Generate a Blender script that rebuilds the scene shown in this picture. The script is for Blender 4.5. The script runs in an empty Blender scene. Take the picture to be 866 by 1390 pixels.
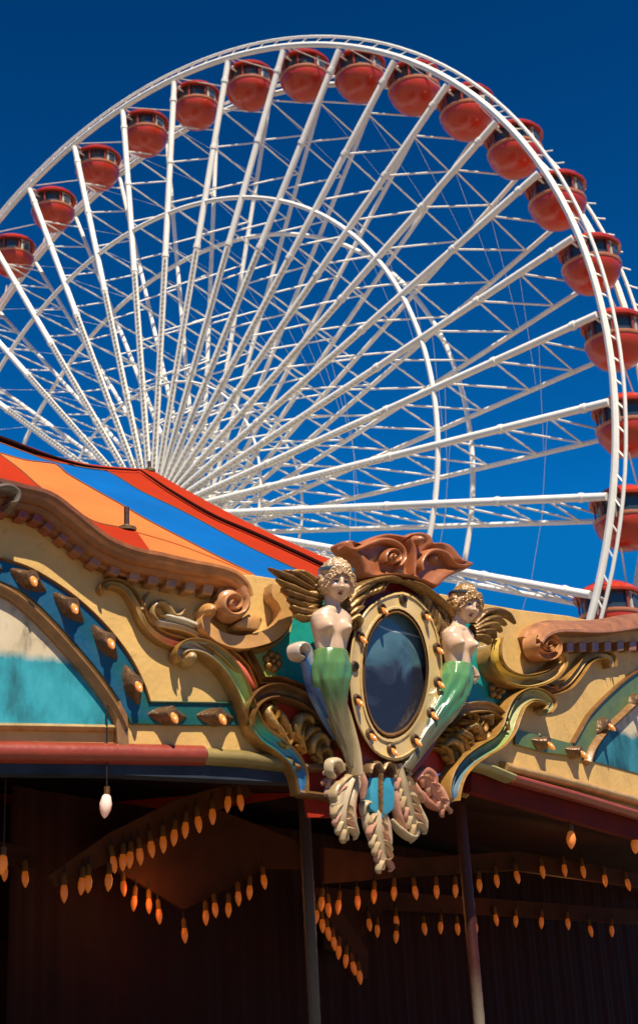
import bpy, bmesh, math, random
import numpy as np
from mathutils import Vector, Matrix
random.seed(7); rng = np.random.default_rng(7)
S = bpy.context.scene
C = S.collection
PI = math.pi
V3 = lambda *a: np.array(a, float)

# ---------------------------------------------------------------- camera
FPX, CX, CY = 2062.43, 433.0, 650.0          # focal length and optical centre in photograph pixels
CAMZ = 1.6
RW = np.array([[0.7467290407647743, -0.25600726253225775, 0.6138860001735466],
               [0.10518746118035126, 0.9567975258734824, 0.2710610493833141],
               [-0.6567582033661764, -0.13783604758223078, 0.7413972526911284]])   # wheel frame -> lens frame
HUBC = np.array([-0.3294592899108163, 0.07355868474678746, 2.99179613817686])
ROLL = 3.0
_n = RW @ V3(0, 0, 1)
_s = -math.sin(math.radians(ROLL)); _a = 1.0
for _ in range(60):
    _b = (_a*_n[1]-_s*_n[0])/_n[2]; _a *= math.sqrt(1-_s*_s)/math.hypot(_a, _b)
_b = (_a*_n[1]-_s*_n[0])/_n[2]
U = V3(_s, -_a, _b); U /= np.linalg.norm(U)
EY = V3(0, 0, 1) - U[2]*U; EY /= np.linalg.norm(EY)
EX = np.cross(EY, U)
M = np.array([EX, EY, U])                    # lens frame -> world
CAM = V3(0, 0, CAMZ)
cd = bpy.data.cameras.new('camera'); cam = bpy.data.objects.new('camera', cd); C.objects.link(cam)
cd.sensor_fit = 'HORIZONTAL'; cd.sensor_width = 36; cd.lens = FPX/866*36
cd.shift_y = -45/866
cd.clip_start = 0.1; cd.clip_end = 6000
X, Y, Z = M@V3(1, 0, 0), M@V3(0, -1, 0), M@V3(0, 0, -1)
cam.matrix_world = Matrix(((X[0], Y[0], Z[0], 0), (X[1], Y[1], Z[1], 0), (X[2], Y[2], Z[2], CAMZ), (0, 0, 0, 1)))
cd.dof.use_dof = True; cd.dof.focus_distance = 15.5; cd.dof.aperture_fstop = cd.lens/1000/0.018
S.camera = cam
# ---------------------------------------------------------------- sky and sun
SUN_EL, SUN_AZ = math.radians(58), math.radians(158)      # azimuth: clockwise from +Y (camera looks to +Y)
w = bpy.data.worlds.new('World'); S.world = w; w.use_nodes = True
nt = w.node_tree; nt.nodes.clear()
sky = nt.nodes.new('ShaderNodeTexSky'); sky.sky_type = 'NISHITA'; sky.sun_disc = False
sky.sun_elevation = SUN_EL; sky.sun_rotation = SUN_AZ
sky.air_density = 1.0; sky.dust_density = 0.2; sky.ozone_density = 3.0; sky.altitude = 200
mul = nt.nodes.new('ShaderNodeMix'); mul.data_type = 'RGBA'; mul.blend_type = 'MULTIPLY'
mul.inputs[0].default_value = 1; mul.inputs[7].default_value = (0.006, 0.20, 0.145, 1)
gam = nt.nodes.new('ShaderNodeGamma'); gam.inputs[1].default_value = 2.6
cap = nt.nodes.new('ShaderNodeMix'); cap.data_type = 'RGBA'; cap.blend_type = 'DARKEN'; cap.inputs[0].default_value = 1; cap.inputs[7].default_value = (.10, 1.7, 5.2, 1)
bg = nt.nodes.new('ShaderNodeBackground'); bg.inputs[1].default_value = 0.066
wo = nt.nodes.new('ShaderNodeOutputWorld')
nt.links.new(sky.outputs[0], gam.inputs[0]); nt.links.new(gam.outputs[0], mul.inputs[6]); nt.links.new(mul.outputs[2], cap.inputs[6]); nt.links.new(cap.outputs[2], bg.inputs[0]); nt.links.new(bg.outputs[0], wo.inputs[0])
sl = bpy.data.lights.new('sun', 'SUN'); sl.energy = 5.0; sl.angle = math.radians(0.5); sl.color = (1, .89, .70)
so = bpy.data.objects.new('sun', sl); C.objects.link(so)
sd = Vector((math.sin(SUN_AZ)*math.cos(SUN_EL), math.cos(SUN_AZ)*math.cos(SUN_EL), math.sin(SUN_EL)))
so.rotation_euler = sd.to_track_quat('Z', 'Y').to_euler(); so.location = (0, -5, 30)
S.view_settings.view_transform = 'Standard'; S.view_settings.look = 'None'
S.view_settings.exposure = 0.5; S.view_settings.gamma = 1

# ---------------------------------------------------------------- geometry helpers
def ray(x, y):
    return M @ V3((x-CX)/FPX, (y-CY)/FPX, 1)
class Plane:
    """a real plane in the place: origin o, axes d (along), v (up), n (outward)"""
    def __init__(s, o, d, v, n): s.o, s.d, s.v, s.n = o, d, v, n
    def loc(s, x, y, t=0):
        r = ray(x, y); k = ((s.o+s.n*t-CAM)@s.n)/(r@s.n); p = CAM+r*k-s.o
        return np.array([p@s.d, p@s.v])
    def w(s, a, b, t): return s.o+s.d*a+s.v*b+s.n*t
    def pt(s, x, y, t=0): a, b = s.loc(x, y, t); return s.w(a, b, t)
Q = math.radians
def vplane(o, az):      # vertical plane running towards azimuth az; its normal looks at the viewer
    return Plane(o, V3(math.sin(az), math.cos(az), 0), V3(0, 0, 1), V3(math.cos(az), -math.sin(az), 0))
_r = ray(536, 950); CORNER = CAM+_r*(12/math.hypot(_r[0], _r[1])); CORNER[2] = 0
PL = vplane(CORNER, Q(58)); PR = vplane(CORNER, Q(37)); PM = vplane(CORNER, Q(47.5))
MPP = 12.4/2062
CRAD = 12.95; CEN = CORNER - PM.n*CRAD

def catmull(P, k=6, closed=False):
    P = np.array(P, float); n = len(P)
    if n < 3:
        return np.array([P[0]+(P[1]-P[0])*i/k for i in range(k+1)])
    out = []
    rngi = range(n if closed else n-1)
    for i in rngi:
        g = (lambda j: P[j % n]) if closed else (lambda j: P[min(max(j, 0), n-1)])
        a, b, c, d = g(i-1), g(i), g(i+1), g(i+2)
        for j in range(k):
            t = j/k
            out.append(.5*((2*b)+(c-a)*t+(2*a-5*b+4*c-d)*t*t+(3*b-a-3*c+d)*t**3))
    if not closed: out.append(P[-1])
    return np.array(out)

class MB:
    def __init__(s): s.v = []; s.f = []; s.c = []
    def add(s, vs, fs, col):
        o = len(s.v); s.v += [tuple(p) for p in vs]; s.f += [tuple(i+o for i in f) for f in fs]
        if len(col) and np.ndim(col[0]) == 0: s.c += [tuple(col)]*len(vs)
        else: s.c += [tuple(c) for c in col]
        return s
    def grid(s, G, col, closeu=False, closev=False, cap0=False, cap1=False):
        """G[i][j] rows of points"""
        G = np.array(G); n, m = G.shape[:2]; fs = []
        for i in range(n if closeu else n-1):
            for j in range(m if closev else m-1):
                i2, j2 = (i+1) % n, (j+1) % m
                fs.append((i*m+j, i*m+j2, i2*m+j2, i2*m+j))
        if cap0: fs.append(tuple(range(m))[::-1])
        if cap1: fs.append(tuple((n-1)*m+j for j in range(m)))
        if np.ndim(col[0]): col = [c for c in col for _ in range(m)] if len(col) == n else col
        return s.add(G.reshape(-1, 3), fs, col)
    def tube(s, a, b, r, col, n=6, r2=None):
        a = np.array(a, float); b = np.array(b, float); d = b-a; d /= np.linalg.norm(d)+1e-9
        h = V3(0, 0, 1) if abs(d[2]) < .9 else V3(1, 0, 0)
        x = np.cross(d, h); x /= np.linalg.norm(x); y = np.cross(d, x)
        if r2 is None: r2 = r
        G = [[p+rr*(x*math.cos(2*PI*k/n)+y*math.sin(2*PI*k/n)) for k in range(n)] for p, rr in ((a, r), (b, r2))]
        return s.grid(G, col, closev=True, cap0=True, cap1=True)
    def path(s, P, r, col, n=8, closed=False):
        P = np.array(P, float); N = len(P); rs = np.ones(N)*r if np.ndim(r) == 0 else np.interp(np.linspace(0, 1, N), np.linspace(0, 1, len(r)), r)
        G = []; x = None
        for i in range(N):
            d = P[(i+1) % N]-P[(i-1) % N] if closed else P[min(i+1, N-1)]-P[max(i-1, 0)]
            d = d/(np.linalg.norm(d)+1e-9)
            if x is None:
                h = V3(0, 0, 1) if abs(d[2]) < .9 else V3(1, 0, 0); x = np.cross(d, h)
            x = x-d*(x@d); x /= np.linalg.norm(x); y = np.cross(d, x)
            G.append([P[i]+rs[i]*(x*math.cos(2*PI*k/n)+y*math.sin(2*PI*k/n)) for k in range(n)])
        return s.grid(G, col, closeu=closed, closev=True, cap0=not closed, cap1=not closed)
    def box(s, c, ax, ay, az, col):
        c = np.array(c, float)
        vs = [c+ax*i+ay*j+az*k for i in (-1, 1) for j in (-1, 1) for k in (-1, 1)]
        return s.add(vs, [(0, 1, 3, 2), (4, 6, 7, 5), (0, 4, 5, 1), (2, 3, 7, 6), (0, 2, 6, 4), (1, 5, 7, 3)], col)
    def lathe(s, prof, col, n=16, c=(0, 0, 0), ax=None):
        c = np.array(c, float); ax = ax or (V3(1, 0, 0), V3(0, 1, 0), V3(0, 0, 1))
        G = [[c+ax[0]*r*math.cos(2*PI*k/n)+ax[1]*r*math.sin(2*PI*k/n)+ax[2]*z for k in range(n)] for r, z in prof]
        return s.grid(G, col, closev=True, cap0=True, cap1=True)
    def build(s, name, mat, parent=None, smooth=True, bevel=0, noise=0, loc=None, angle=40):
        base = V3(*loc) if loc is not None else (V3(*parent.get('_w', (0, 0, 0))) if parent is not None else V3(0, 0, 0))
        me = bpy.data.meshes.new(name)
        vs = np.array(s.v)-base
        me.from_pydata([tuple(p) for p in vs], [], s.f); me.update()
        at = me.color_attributes.new('Col', 'FLOAT_COLOR', 'POINT')
        buf = np.ones((len(vs), 4), np.float32); buf[:, :3] = np.array(s.c)[:, :3]
        at.data.foreach_set('color', buf.ravel())
        bm = bmesh.new(); bm.from_mesh(me)
        bmesh.ops.recalc_face_normals(bm, faces=bm.faces)
        if bevel:
            es = [e for e in bm.edges if len(e.link_faces) == 2 and e.calc_face_angle(0) > .6]
            bmesh.ops.bevel(bm, geom=es, offset=bevel, segments=2, affect='EDGES', profile=.5, clamp_overlap=True)
        bm.to_mesh(me); bm.free()
        if smooth:
            me.shade_smooth() if hasattr(me, 'shade_smooth') else None
            try: me.set_sharp_from_angle(angle=math.radians(angle))
            except Exception: pass
        me.materials.append(mat)
        o = bpy.data.objects.new(name, me); C.objects.link(o)
        if parent is not None: o.parent = parent
        w_ = base
        if parent is None: o.location = tuple(base)
        o['_w'] = [float(q) for q in w_]
        return o
def thing(name, label, cat, loc=(0, 0, 0), group=None):
    o = bpy.data.objects.new(name, None); C.objects.link(o); o.location = tuple(loc); o['_w'] = [float(q) for q in loc]
    o['label'] = label; o['category'] = cat
    if group: o['group'] = group
    return o
def copy_tree(o, parent=None):
    c = o.copy(); C.objects.link(c); c.parent = parent
    for ch in o.children: copy_tree(ch, c)
    return c

PROF = {
 'round': [(math.cos(a), math.sin(a)) for a in np.linspace(PI, 0, 11)],
 'cove': [(-1, 0), (-1, .55), (-.93, .85), (-.8, 1), (-.66, .9), (-.55, .6), (-.25, .45), (0, .40), (.25, .45), (.55, .6), (.66, .9), (.8, 1), (.93, .85), (1, .55), (1, 0)],
 'band': [(-1, 0), (-1, .8), (-.9, 1), (0, 1.0), (.9, 1), (1, .8), (1, 0)],
 'ridge': [(-1, 0), (-.95, .4), (-.6, .65), (-.2, .8), (0, 1), (.2, .8), (.6, .65), (.95, .4), (1, 0)],
 'cornice': [(-1, 0), (-1, .30), (-.8, .34), (-.72, .5), (-.5, .62), (-.3, .66), (-.25, .8), (.1, .92), (.5, .95), (.62, 1), (.95, 1), (1, .96), (1, 0)],
}
def colat(cols, t):
    if not isinstance(cols[0], (tuple, list)): return tuple(cols)
    xs = [c[0] for c in cols]
    return tuple(np.interp(t, xs, [c[1][k] for c in cols]) for k in range(3))
def stroke(mb, pl, path, w, t=0, h=.05, prof='round', col=(.5, .3, .1), k=6, closed=False, sm=True, taper=False):
    P = catmull(path, k, closed) if sm else np.array(path, float)
    L = np.array([pl.loc(x, y, t+h*.8) for x, y in P]); n = len(L)
    tt = np.linspace(0, 1, n)
    ws = np.interp(tt, np.linspace(0, 1, len(w)), w) if np.ndim(w) else np.ones(n)*w
    ws = ws*MPP/2
    hs = np.ones(n)*h
    if taper: hs = h*np.clip(ws/ws.max(), .25, 1)
    pr = PROF[prof]; G = []; cc = []
    for i in range(n):
        d = L[(i+1) % n]-L[(i-1) % n] if closed else L[min(i+1, n-1)]-L[max(i-1, 0)]
        d = d/(np.linalg.norm(d)+1e-9); nn = np.array([-d[1], d[0]])
        G.append([pl.w(*(L[i]+nn*u*ws[i]), t+v*hs[i]) for u, v in pr]); cc.append(colat(col, tt[i]))
    mb.grid(G, cc, closeu=closed, closev=True, cap0=not closed, cap1=not closed)
    return mb
def slab(mb, pl, poly, t0, t1, col, k=0, closed=True):
    P = catmull(poly, k, True) if k else np.array(poly, float)
    L = [pl.loc(x, y, t1) for x, y in P]; n = len(L)
    vs = [pl.w(a, b, t1) for a, b in L]+[pl.w(a, b, t0) for a, b in L]
    fs = [tuple(range(n)), tuple(range(2*n-1, n-1, -1))]+[(i, (i+1) % n, n+(i+1) % n, n+i) for i in range(n)]
    return mb.add(vs, fs, col)
def dome(mb, pl, c, r, t, h, col, m=12, rr=5, ry=None):
    a0 = pl.loc(*c, t+h*.7); R = r*MPP; Ry = (ry or r)*MPP
    G = []
    for i in range(rr+1):
        e = i/rr*PI/2
        G.append([pl.w(a0[0]+R*math.cos(e)*math.cos(2*PI*j/m), a0[1]+Ry*math.cos(e)*math.sin(2*PI*j/m), t+h*math.sin(e)) for j in range(m)])
    return mb.grid(G, col, closev=True, cap0=True, cap1=True)
def spiral(c, r0, r1, a0, turns, n=22, sq=1.0):
    a = np.linspace(0, 1, n)
    return [(c[0]+sq*(r0+(r1-r0)*u)*math.cos(a0+2*PI*turns*u), c[1]+(r0+(r1-r0)*u)*math.sin(a0+2*PI*turns*u)) for u in a]

# ---------------------------------------------------------------- materials
def mat(name, rough=.4, metal=0, coat=0, bump=.15, bscale=12, var=.25, vscale=5, dirt=0, emit=None, spec=.5, streak=False, fixed=None):
    m = bpy.data.materials.new(name); m.use_nodes = True; t = m.node_tree; N = t.nodes; b = N['Principled BSDF']
    tc = N.new('ShaderNodeTexCoord'); src = tc.outputs['Object']
    if streak:
        mp = N.new('ShaderNodeMapping'); mp.inputs['Scale'].default_value = (1, 1, .12); t.links.new(src, mp.inputs[0]); src = mp.outputs[0]
    if fixed: col = N.new('ShaderNodeRGB'); col.outputs[0].default_value = (*fixed, 1); co = col.outputs[0]
    else: at = N.new('ShaderNodeAttribute'); at.attribute_name = 'Col'; co = at.outputs['Color']
    n1 = N.new('ShaderNodeTexNoise'); n1.inputs['Scale'].default_value = vscale; n1.inputs['Detail'].default_value = 8; n1.inputs['Roughness'].default_value = .65
    t.links.new(src, n1.inputs['Vector'])
    mr = N.new('ShaderNodeMapRange'); mr.inputs['From Min'].default_value = .3; mr.inputs['From Max'].default_value = .7
    mr.inputs['To Min'].default_value = 1-var; mr.inputs['To Max'].default_value = 1+var*.4
    t.links.new(n1.outputs[0], mr.inputs[0])
    mx = N.new('ShaderNodeVectorMath'); mx.operation = 'SCALE'; t.links.new(co, mx.inputs[0]); t.links.new(mr.outputs[0], mx.inputs['Scale'])
    out = mx.outputs[0]
    if dirt:
        n2 = N.new('ShaderNodeTexNoise'); n2.inputs['Scale'].default_value = vscale*3.1; n2.inputs['Detail'].default_value = 10; n2.inputs['Roughness'].default_value = .75
        t.links.new(src, n2.inputs['Vector'])
        m2 = N.new('ShaderNodeMapRange'); m2.inputs['From Min'].default_value = .56; m2.inputs['From Max'].default_value = .74; m2.inputs['To Max'].default_value = dirt
        t.links.new(n2.outputs[0], m2.inputs[0])
        mm = N.new('ShaderNodeMix'); mm.data_type = 'RGBA'; t.links.new(m2.outputs[0], mm.inputs[0]); t.links.new(out, mm.inputs[6]); mm.inputs[7].default_value = (.10, .055, .02, 1)
        out = mm.outputs[2]
    t.links.new(out, b.inputs['Base Color'])
    b.inputs['Metallic'].default_value = metal
    r2 = N.new('ShaderNodeMapRange'); r2.inputs['To Min'].default_value = max(rough-.12, .05); r2.inputs['To Max'].default_value = rough+.15
    t.links.new(n1.outputs[0], r2.inputs[0]); t.links.new(r2.outputs[0], b.inputs['Roughness'])
    b.inputs['Coat Weight'].default_value = coat; b.inputs['Coat Roughness'].default_value = .12
    b.inputs['Specular IOR Level'].default_value = spec
    if bump:
        n3 = N.new('ShaderNodeTexNoise'); n3.inputs['Scale'].default_value = bscale; n3.inputs['Detail'].default_value = 6
        t.links.new(tc.outputs['Object'], n3.inputs['Vector'])
        bp = N.new('ShaderNodeBump'); bp.inputs['Strength'].default_value = bump; bp.inputs['Distance'].default_value = .02
        t.links.new(n3.outputs[0], bp.inputs['Height']); t.links.new(bp.outputs[0], b.inputs['Normal'])
    if emit:
        b.inputs['Emission Color'].default_value = (*emit[0], 1); b.inputs['Emission Strength'].default_value = emit[1]
    return m
PAINT = mat('aged_gloss_paint', rough=.38, coat=.2, var=.22, dirt=.5, bump=.25)
BOARD = mat('board_paint', rough=.5, var=.2, dirt=.45, bump=.2, vscale=2.5, bscale=25, spec=.35)
GLOSS = mat('statue_enamel', rough=.2, coat=.8, var=.12, dirt=.18, bump=.1, vscale=9)
GOLD = mat('old_gilt', rough=.34, metal=.3, var=.45, dirt=.6, bump=.5, bscale=30, vscale=14)
WOOD = mat('varnished_wood', rough=.35, coat=.4, var=.4, dirt=.4, bump=.3, vscale=7)
FABRIC = mat('tent_fabric', rough=.9, var=.14, bump=.25, bscale=3, vscale=1.2, spec=.06, dirt=.10)
STEEL = mat('white_steel', rough=.45, var=.10, dirt=.16, bump=0, vscale=1.5, spec=.4)
PLAST = mat('gondola_paint', rough=.3, coat=.4, var=.1, bump=0)
GLASS = mat('gondola_glass', rough=.12, var=.1, bump=0, spec=.8)
DARK = mat('dark_interior', rough=.75, spec=.15, var=.4, bump=.1, vscale=3)
RUST = mat('rusty_iron', rough=.6, var=.4, bump=.3, vscale=30, metal=.3)
BULB = mat('amber_bulb', rough=.12, var=.1, bump=0, coat=1, emit=((1, .24, .02), .22))
BULBI = mat('amber_bulb_inside', rough=.2, var=.1, bump=0, emit=((1, .22, .02), .12))
GROUND = mat('plaza_concrete', rough=.8, var=.2, bump=.2, vscale=.6, fixed=(.20, .16, .11), dirt=.2)
GLITE = mat('string_light_plastic', rough=.4, var=.3, bump=0, vscale=4)

cream = (.66, .41, .135); tan = (.60, .29, .085)
gilt = (.33, .165, .035); dgilt = (.15, .062, .013); red = (.32, .025, .012); lgreen = (.28, .36, .07); pink = (.62, .17, .10); grey = (.45, .38, .26)

# ================================================================ setting
b = MB(); b.add([(-3000, -3000, 0), (3000, -3000, 0), (3000, 3000, 0), (-3000, 3000, 0)], [(0, 1, 2, 3)], (.3, .3, .3))
g = b.build('ground', GROUND); g['kind'] = 'structure'
# ================================================================ ferris wheel
RAD = 21.0; AXW = 0.142424*RAD
WM = M @ RW; HUB = CAM + M @ HUBC*RAD
AX = WM @ V3(0, 0, 1); WX = WM @ V3(1, 0, 0); WU = -(WM @ V3(0, 1, 0))
def wp(i, r, z):            # spoke index, radius fraction, distance along the axle
    a = 2*PI*i/40
    return HUB + (WX*math.sin(a)+WU*math.cos(a))*r*RAD + AX*z
white = (.90, .87, .80)
wb = V3(HUB[0], HUB[1], 0)
wheel = thing('ferris_wheel', 'giant white ferris wheel of thin paired spokes against the blue sky', 'ferris wheel', wb)
RR = .985
near_r = [.085, .20, .30, .40, .495, .60, .70, .80, .889, .96]
for i in range(40):
    b = MB(); b.tube(wp(i, .03, 0), wp(i, 1.0, 0), .14, white, 10, .135); 
    for q_ in (.30, .575, .80, .955):
        b.tube(wp(i, q_-.004, 0), wp(i, q_+.004, 0), .165, white, 10)
    b.build('spoke', STEEL, wheel)
    if True:
        s_ = MB()
        a = 2*PI*i/40; tang = WX*math.cos(a)-WU*math.sin(a); rad = WX*math.sin(a)+WU*math.cos(a)
        for k in range(46):
            r = .075+k*.0108
            c = wp(i, r, 0)+tang*.11-AX*.11
            s_.box(c, rad*.06, tang*.035, AX*.045, (.52, .47, .38))
        s_.tube(wp(i, .07, 0)+tang*.115-AX*.115, wp(i, .57, 0)+tang*.115-AX*.115, .018, (.5, .46, .38), 4)
        s_.build('light_string', GLITE, wheel, smooth=False)
    b = MB(); b.tube(wp(i, .03, AXW), wp(i, RR, AXW), .10, white, 8, .095); b.build('spoke', STEEL, wheel)
    b = MB()
    for k in range(len(near_r)-1):
        b.tube(wp(i, near_r[k], 0), wp(i, near_r[k]-.012, AXW), .037, white, 6)
        b.tube(wp(i, near_r[k], 0), wp(i, near_r[k+1]-.008, AXW), .037, white, 6)
    b.build('lattice', STEEL, wheel, smooth=False)
cb = MB()
for i in range(40):
    for k in range(3, len(near_r)-1, 2):
        cb.tube(wp(i, near_r[k], AXW), wp(i-1, near_r[k+1], 0), .008, white, 4)
cb.build('cable', STEEL, wheel, smooth=False)
for z, rr, r_ in ((0, .675, .10), (AXW, .655, .10), (0, .28, .055), (AXW, .266, .055)):
    b = MB()
    sub = 4 if rr > .5 else 1
    if rr > .5: b.path([wp(j/4, rr, z) for j in range(160)], r_, white, 8, True)
    else: b.path([wp(j, rr, z) for j in range(40)], r_, white, 6, True)
    b.build('inner_ring', STEEL, wheel)
for z in (0, AXW):
    b = MB()
    for dr, r_ in ((.010, .13), (.028, .065)):
        b.path([wp(j/4, 1+dr-(0 if z == 0 else .015), z) for j in range(160)], r_, white, 8, True)
    for j in range(160):
        b.tube(wp(j/4, 1.01, z), wp(j/4+.125, 1.028, z), .03, white, 4)
    b.build('rim', STEEL, wheel)
b = MB()
for j in range(40):
    b.tube(wp(j, 1.012, 0), wp(j, .995, AXW), .05, white, 5)
    b.tube(wp(j, 1.012, 0), wp(j+1, .995, AXW), .03, white, 4)
b.build('rim_bracing', STEEL, wheel, smooth=False)
b = MB(); b.path([HUB-AX*1.0, HUB-AX*.9, HUB+AX*(AXW+.9), HUB+AX*(AXW+1.0)], [.5, .75, .75, .5], white, 20)
for z in (0, AXW): b.path([HUB+AX*(z-.25), HUB+AX*(z+.25)], 1.5, white, 32)
b.build('hub', STEEL, wheel)
hx = np.cross(AX, V3(0, 0, 1)); hx /= np.linalg.norm(hx)
sup = thing('wheel_support', 'white splayed tower legs standing under the hub of the ferris wheel', 'support tower', wb)
for z in (-1.6, AXW+1.6):
    for sx in (-1, 1):
        b = MB(); q = HUB+AX*z; foot = V3(q[0], q[1], 0)+hx*sx*8.5+AX*(2.4*(1 if z > 0 else -1))
        b.tube(foot, q, .42, white, 12, .3); b.build('leg', STEEL, sup)
b = MB(); b.tube(HUB-AX*1.8, HUB+AX*(AXW+1.8), .34, white, 16); b.build('axle', STEEL, sup)

# ---- gondolas
rd = (.50, .035, .012)
def gondola_meshes():
    out = {}
    b = MB(); b.lathe([(.02, -1.12), (.42, -1.10), (.72, -.92), (.98, -.55), (1.04, -.34), (1.04, -.25), (.98, -.25), (.9, -.5), (.62, -.85), (.1, -.98)], rd, 20); out['bowl'] = (b, PLAST)
    b = MB(); b.lathe([(1.06, -.26), (1.09, -.22), (1.09, -.14), (1.03, -.12), (1.0, -.2)], (.55, .20, .10), 20); out['rail'] = (b, PLAST)
    b = MB(); b.lathe([(.90, -.16), (.90, .52), (.86, .52), (.86, -.16)], (.03, .045, .06), 20); out['window_band'] = (b, GLASS)
    b = MB(); b.lathe([(1.02, .50), (1.14, .46), (1.16, .54), (1.02, .70), (.66, .92), (.25, 1.02), (.02, 1.03), (.02, .9), (.9, .6)], rd, 20); out['roof'] = (b, PLAST)
    for k in range(8):
        b = MB(); a = 2*PI*(k+.5)/8; b.tube((.97*math.cos(a), .97*math.sin(a), -.2), (.97*math.cos(a), .97*math.sin(a), .55), .04, (.35, .06, .04), 5); out['window_post%d' % k] = (b, PLAST)
    b = MB(); b.box((.93, 0, .12), V3(.03, 0, 0), V3(0, .26, 0), V3(0, 0, .36), (.6, .57, .52)); b.box((.98, 0, .18), V3(.03, 0, 0), V3(0, .17, 0), V3(0, 0, .2), (.05, .07, .09)); out['door'] = (b, PLAST)
    b = MB(); b.tube((0, -AXW/2, .30), (0, AXW/2, .30), .045, white, 6)
    for s_ in (-1, 1): b.tube((0, s_*1.25, .30), (0, s_*.6, .95), .05, (.5, .5, .48), 5)
    out['hanger'] = (b, STEEL)
    return out
proto = None
ang0 = math.degrees(math.atan2(AX[1], AX[0]))
words = {0: 'at the very top of the wheel'}
for j in range(40):
    c = (wp(j, 1.0, 0)+wp(j, RR, AXW))/2 - V3(0, 0, .30)
    # clock place, measured from the topmost point of the wheel
    v = wp(j, 1, 0)-HUB; clk = math.degrees(math.atan2(v@hx, v[2])) % 360
    if proto is None:
        proto = thing('gondola', '', 'gondola', (0, 0, 0), 'red gondolas round the rim of the wheel')
        for nme, (bb, mm) in gondola_meshes().items(): bb.build(nme.rstrip('01234567'), mm, proto)
        t_ = proto
    else: t_ = copy_tree(proto)
    t_.location = tuple(c); t_.rotation_euler = (0, 0, math.radians(ang0-90))
    t_['_clk'] = clk
gs = sorted([o for o in C.objects if o.name.startswith('gondola')], key=lambda o: o['_clk'])
# count from the topmost gondola in the wheel; the viewer sees hx pointing to the right or left
def sidename(o):
    k = o['_clk']; k = k if k <= 180 else k-360
    return k
gs = sorted(gs, key=lambda o: sidename(o)); vis = 1 if (M.T @ hx)[0] > 0 else -1
pos = sorted([o for o in gs if sidename(o)*vis >= 0], key=lambda o: abs(sidename(o)))
neg = sorted([o for o in gs if sidename(o)*vis < 0], key=lambda o: abs(sidename(o)))
ordn = ['first', 'second', 'third', 'fourth', 'fifth', 'sixth', 'seventh', 'eighth', 'ninth', 'tenth', 'eleventh', 'twelfth', 'thirteenth', 'fourteenth', 'fifteenth', 'sixteenth', 'seventeenth', 'eighteenth', 'nineteenth', 'twentieth', 'twenty first']
for k, o in enumerate(pos):
    o['label'] = 'red gondola at the very top of the ferris wheel' if k == 0 else 'red round gondola, %s to the right of the topmost one along the wheel rim' % ordn[k-1]
for k, o in enumerate(neg): o['label'] = 'red round gondola, %s to the left of the topmost one along the wheel rim' % ordn[k]
for o in gs: del o['_clk']
# ================================================================ carousel roof and inside
skin = (.70, .47, .31)
BZ = PL.loc(300, 1038)[1]                    # height of the lower edge of the rounding boards
_e = PL.pt(300, 790, -.30)
SL = Q(35)
PE = Plane(_e, PL.d, -PL.n*math.cos(SL)+V3(0, 0, math.sin(SL)), PL.n*math.sin(SL)+V3(0, 0, math.cos(SL)))
roof = thing('carousel_roof', 'striped orange, blue and red tent roof of the carousel behind the carved boards', 'tent roof', (CEN[0], CEN[1], BZ))
L0 = [(-60, 574), (0, 591), (40, 606), (80, 621), (120, 630), (160, 634), (205, 637), (240, 658), (280, 680), (330, 706), (380, 730), (430, 752), (470, 768), (500, 782), (570, 812)]
L1 = [(-60, 583), (0, 601), (40, 616), (69, 626), (122, 636), (144, 639), (166, 651), (194, 668), (240, 690), (280, 711), (339, 743), (400, 772), (450, 795)]
L2 = [(-60, 600), (0, 615), (36, 625), (75, 630), (91, 643), (125, 663), (166, 686), (200, 706), (240, 727), (290, 753), (342, 779), (400, 808)]
L3 = [(-60, 590), (0, 617), (28, 638), (55, 662), (83, 682), (111, 699), (133, 710), (163, 716), (186, 722)]
def rpoly(pts, col, name, mt=FABRIC, t=0, par=roof):
    vs = []
    for x, y in pts:
        a, v = PE.loc(x, y, t); v = max(v, -.02); vs.append((a, v))
    b = MB(); n = len(vs)
    b.add([PE.w(a, v, t) for a, v in vs]+[PE.w(a, v, t-.03) for a, v in vs], [tuple(range(n)), tuple(range(2*n-1, n-1, -1))]+[(i, (i+1) % n, n+(i+1) % n, n+i) for i in range(n)], col)
    return b.build(name, mt, par, smooth=False)
forange = (.56, .165, .045); fred = (.37, .028, .008); fblue = (.002, .105, .36)
rpoly(L0+[(570, 830), (450, 830)]+L1[::-1], fred, 'stripe_panel')
rpoly(L1+[(450, 830), (400, 830)]+L2[::-1], fblue, 'stripe_panel')
# light orange gore between the blue stripe and the red one
rpoly(L2[1:]+[(400, 830), (250, 830), (208, 753), (186, 722)]+L3[1:-1][::-1], forange, 'stripe_panel')
rpoly(L3[:]+[(208, 753), (250, 830), (120, 830), (-60, 830)], fred, 'stripe_panel')
for ln, nm in ((L1, 'seam'), (L2, 'seam'), (L3, 'seam')):
    b = MB(); P_ = [PE.w(*PE.loc(x, y, 0), .0) for x, y in catmull(ln[1:-1], 4)]; P_ = [p for p in P_ if (p-PE.o)@PE.v > .02]
    b.path(P_, .011, (.22, .07, .03), 5); b.build(nm, FABRIC, roof)
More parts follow.
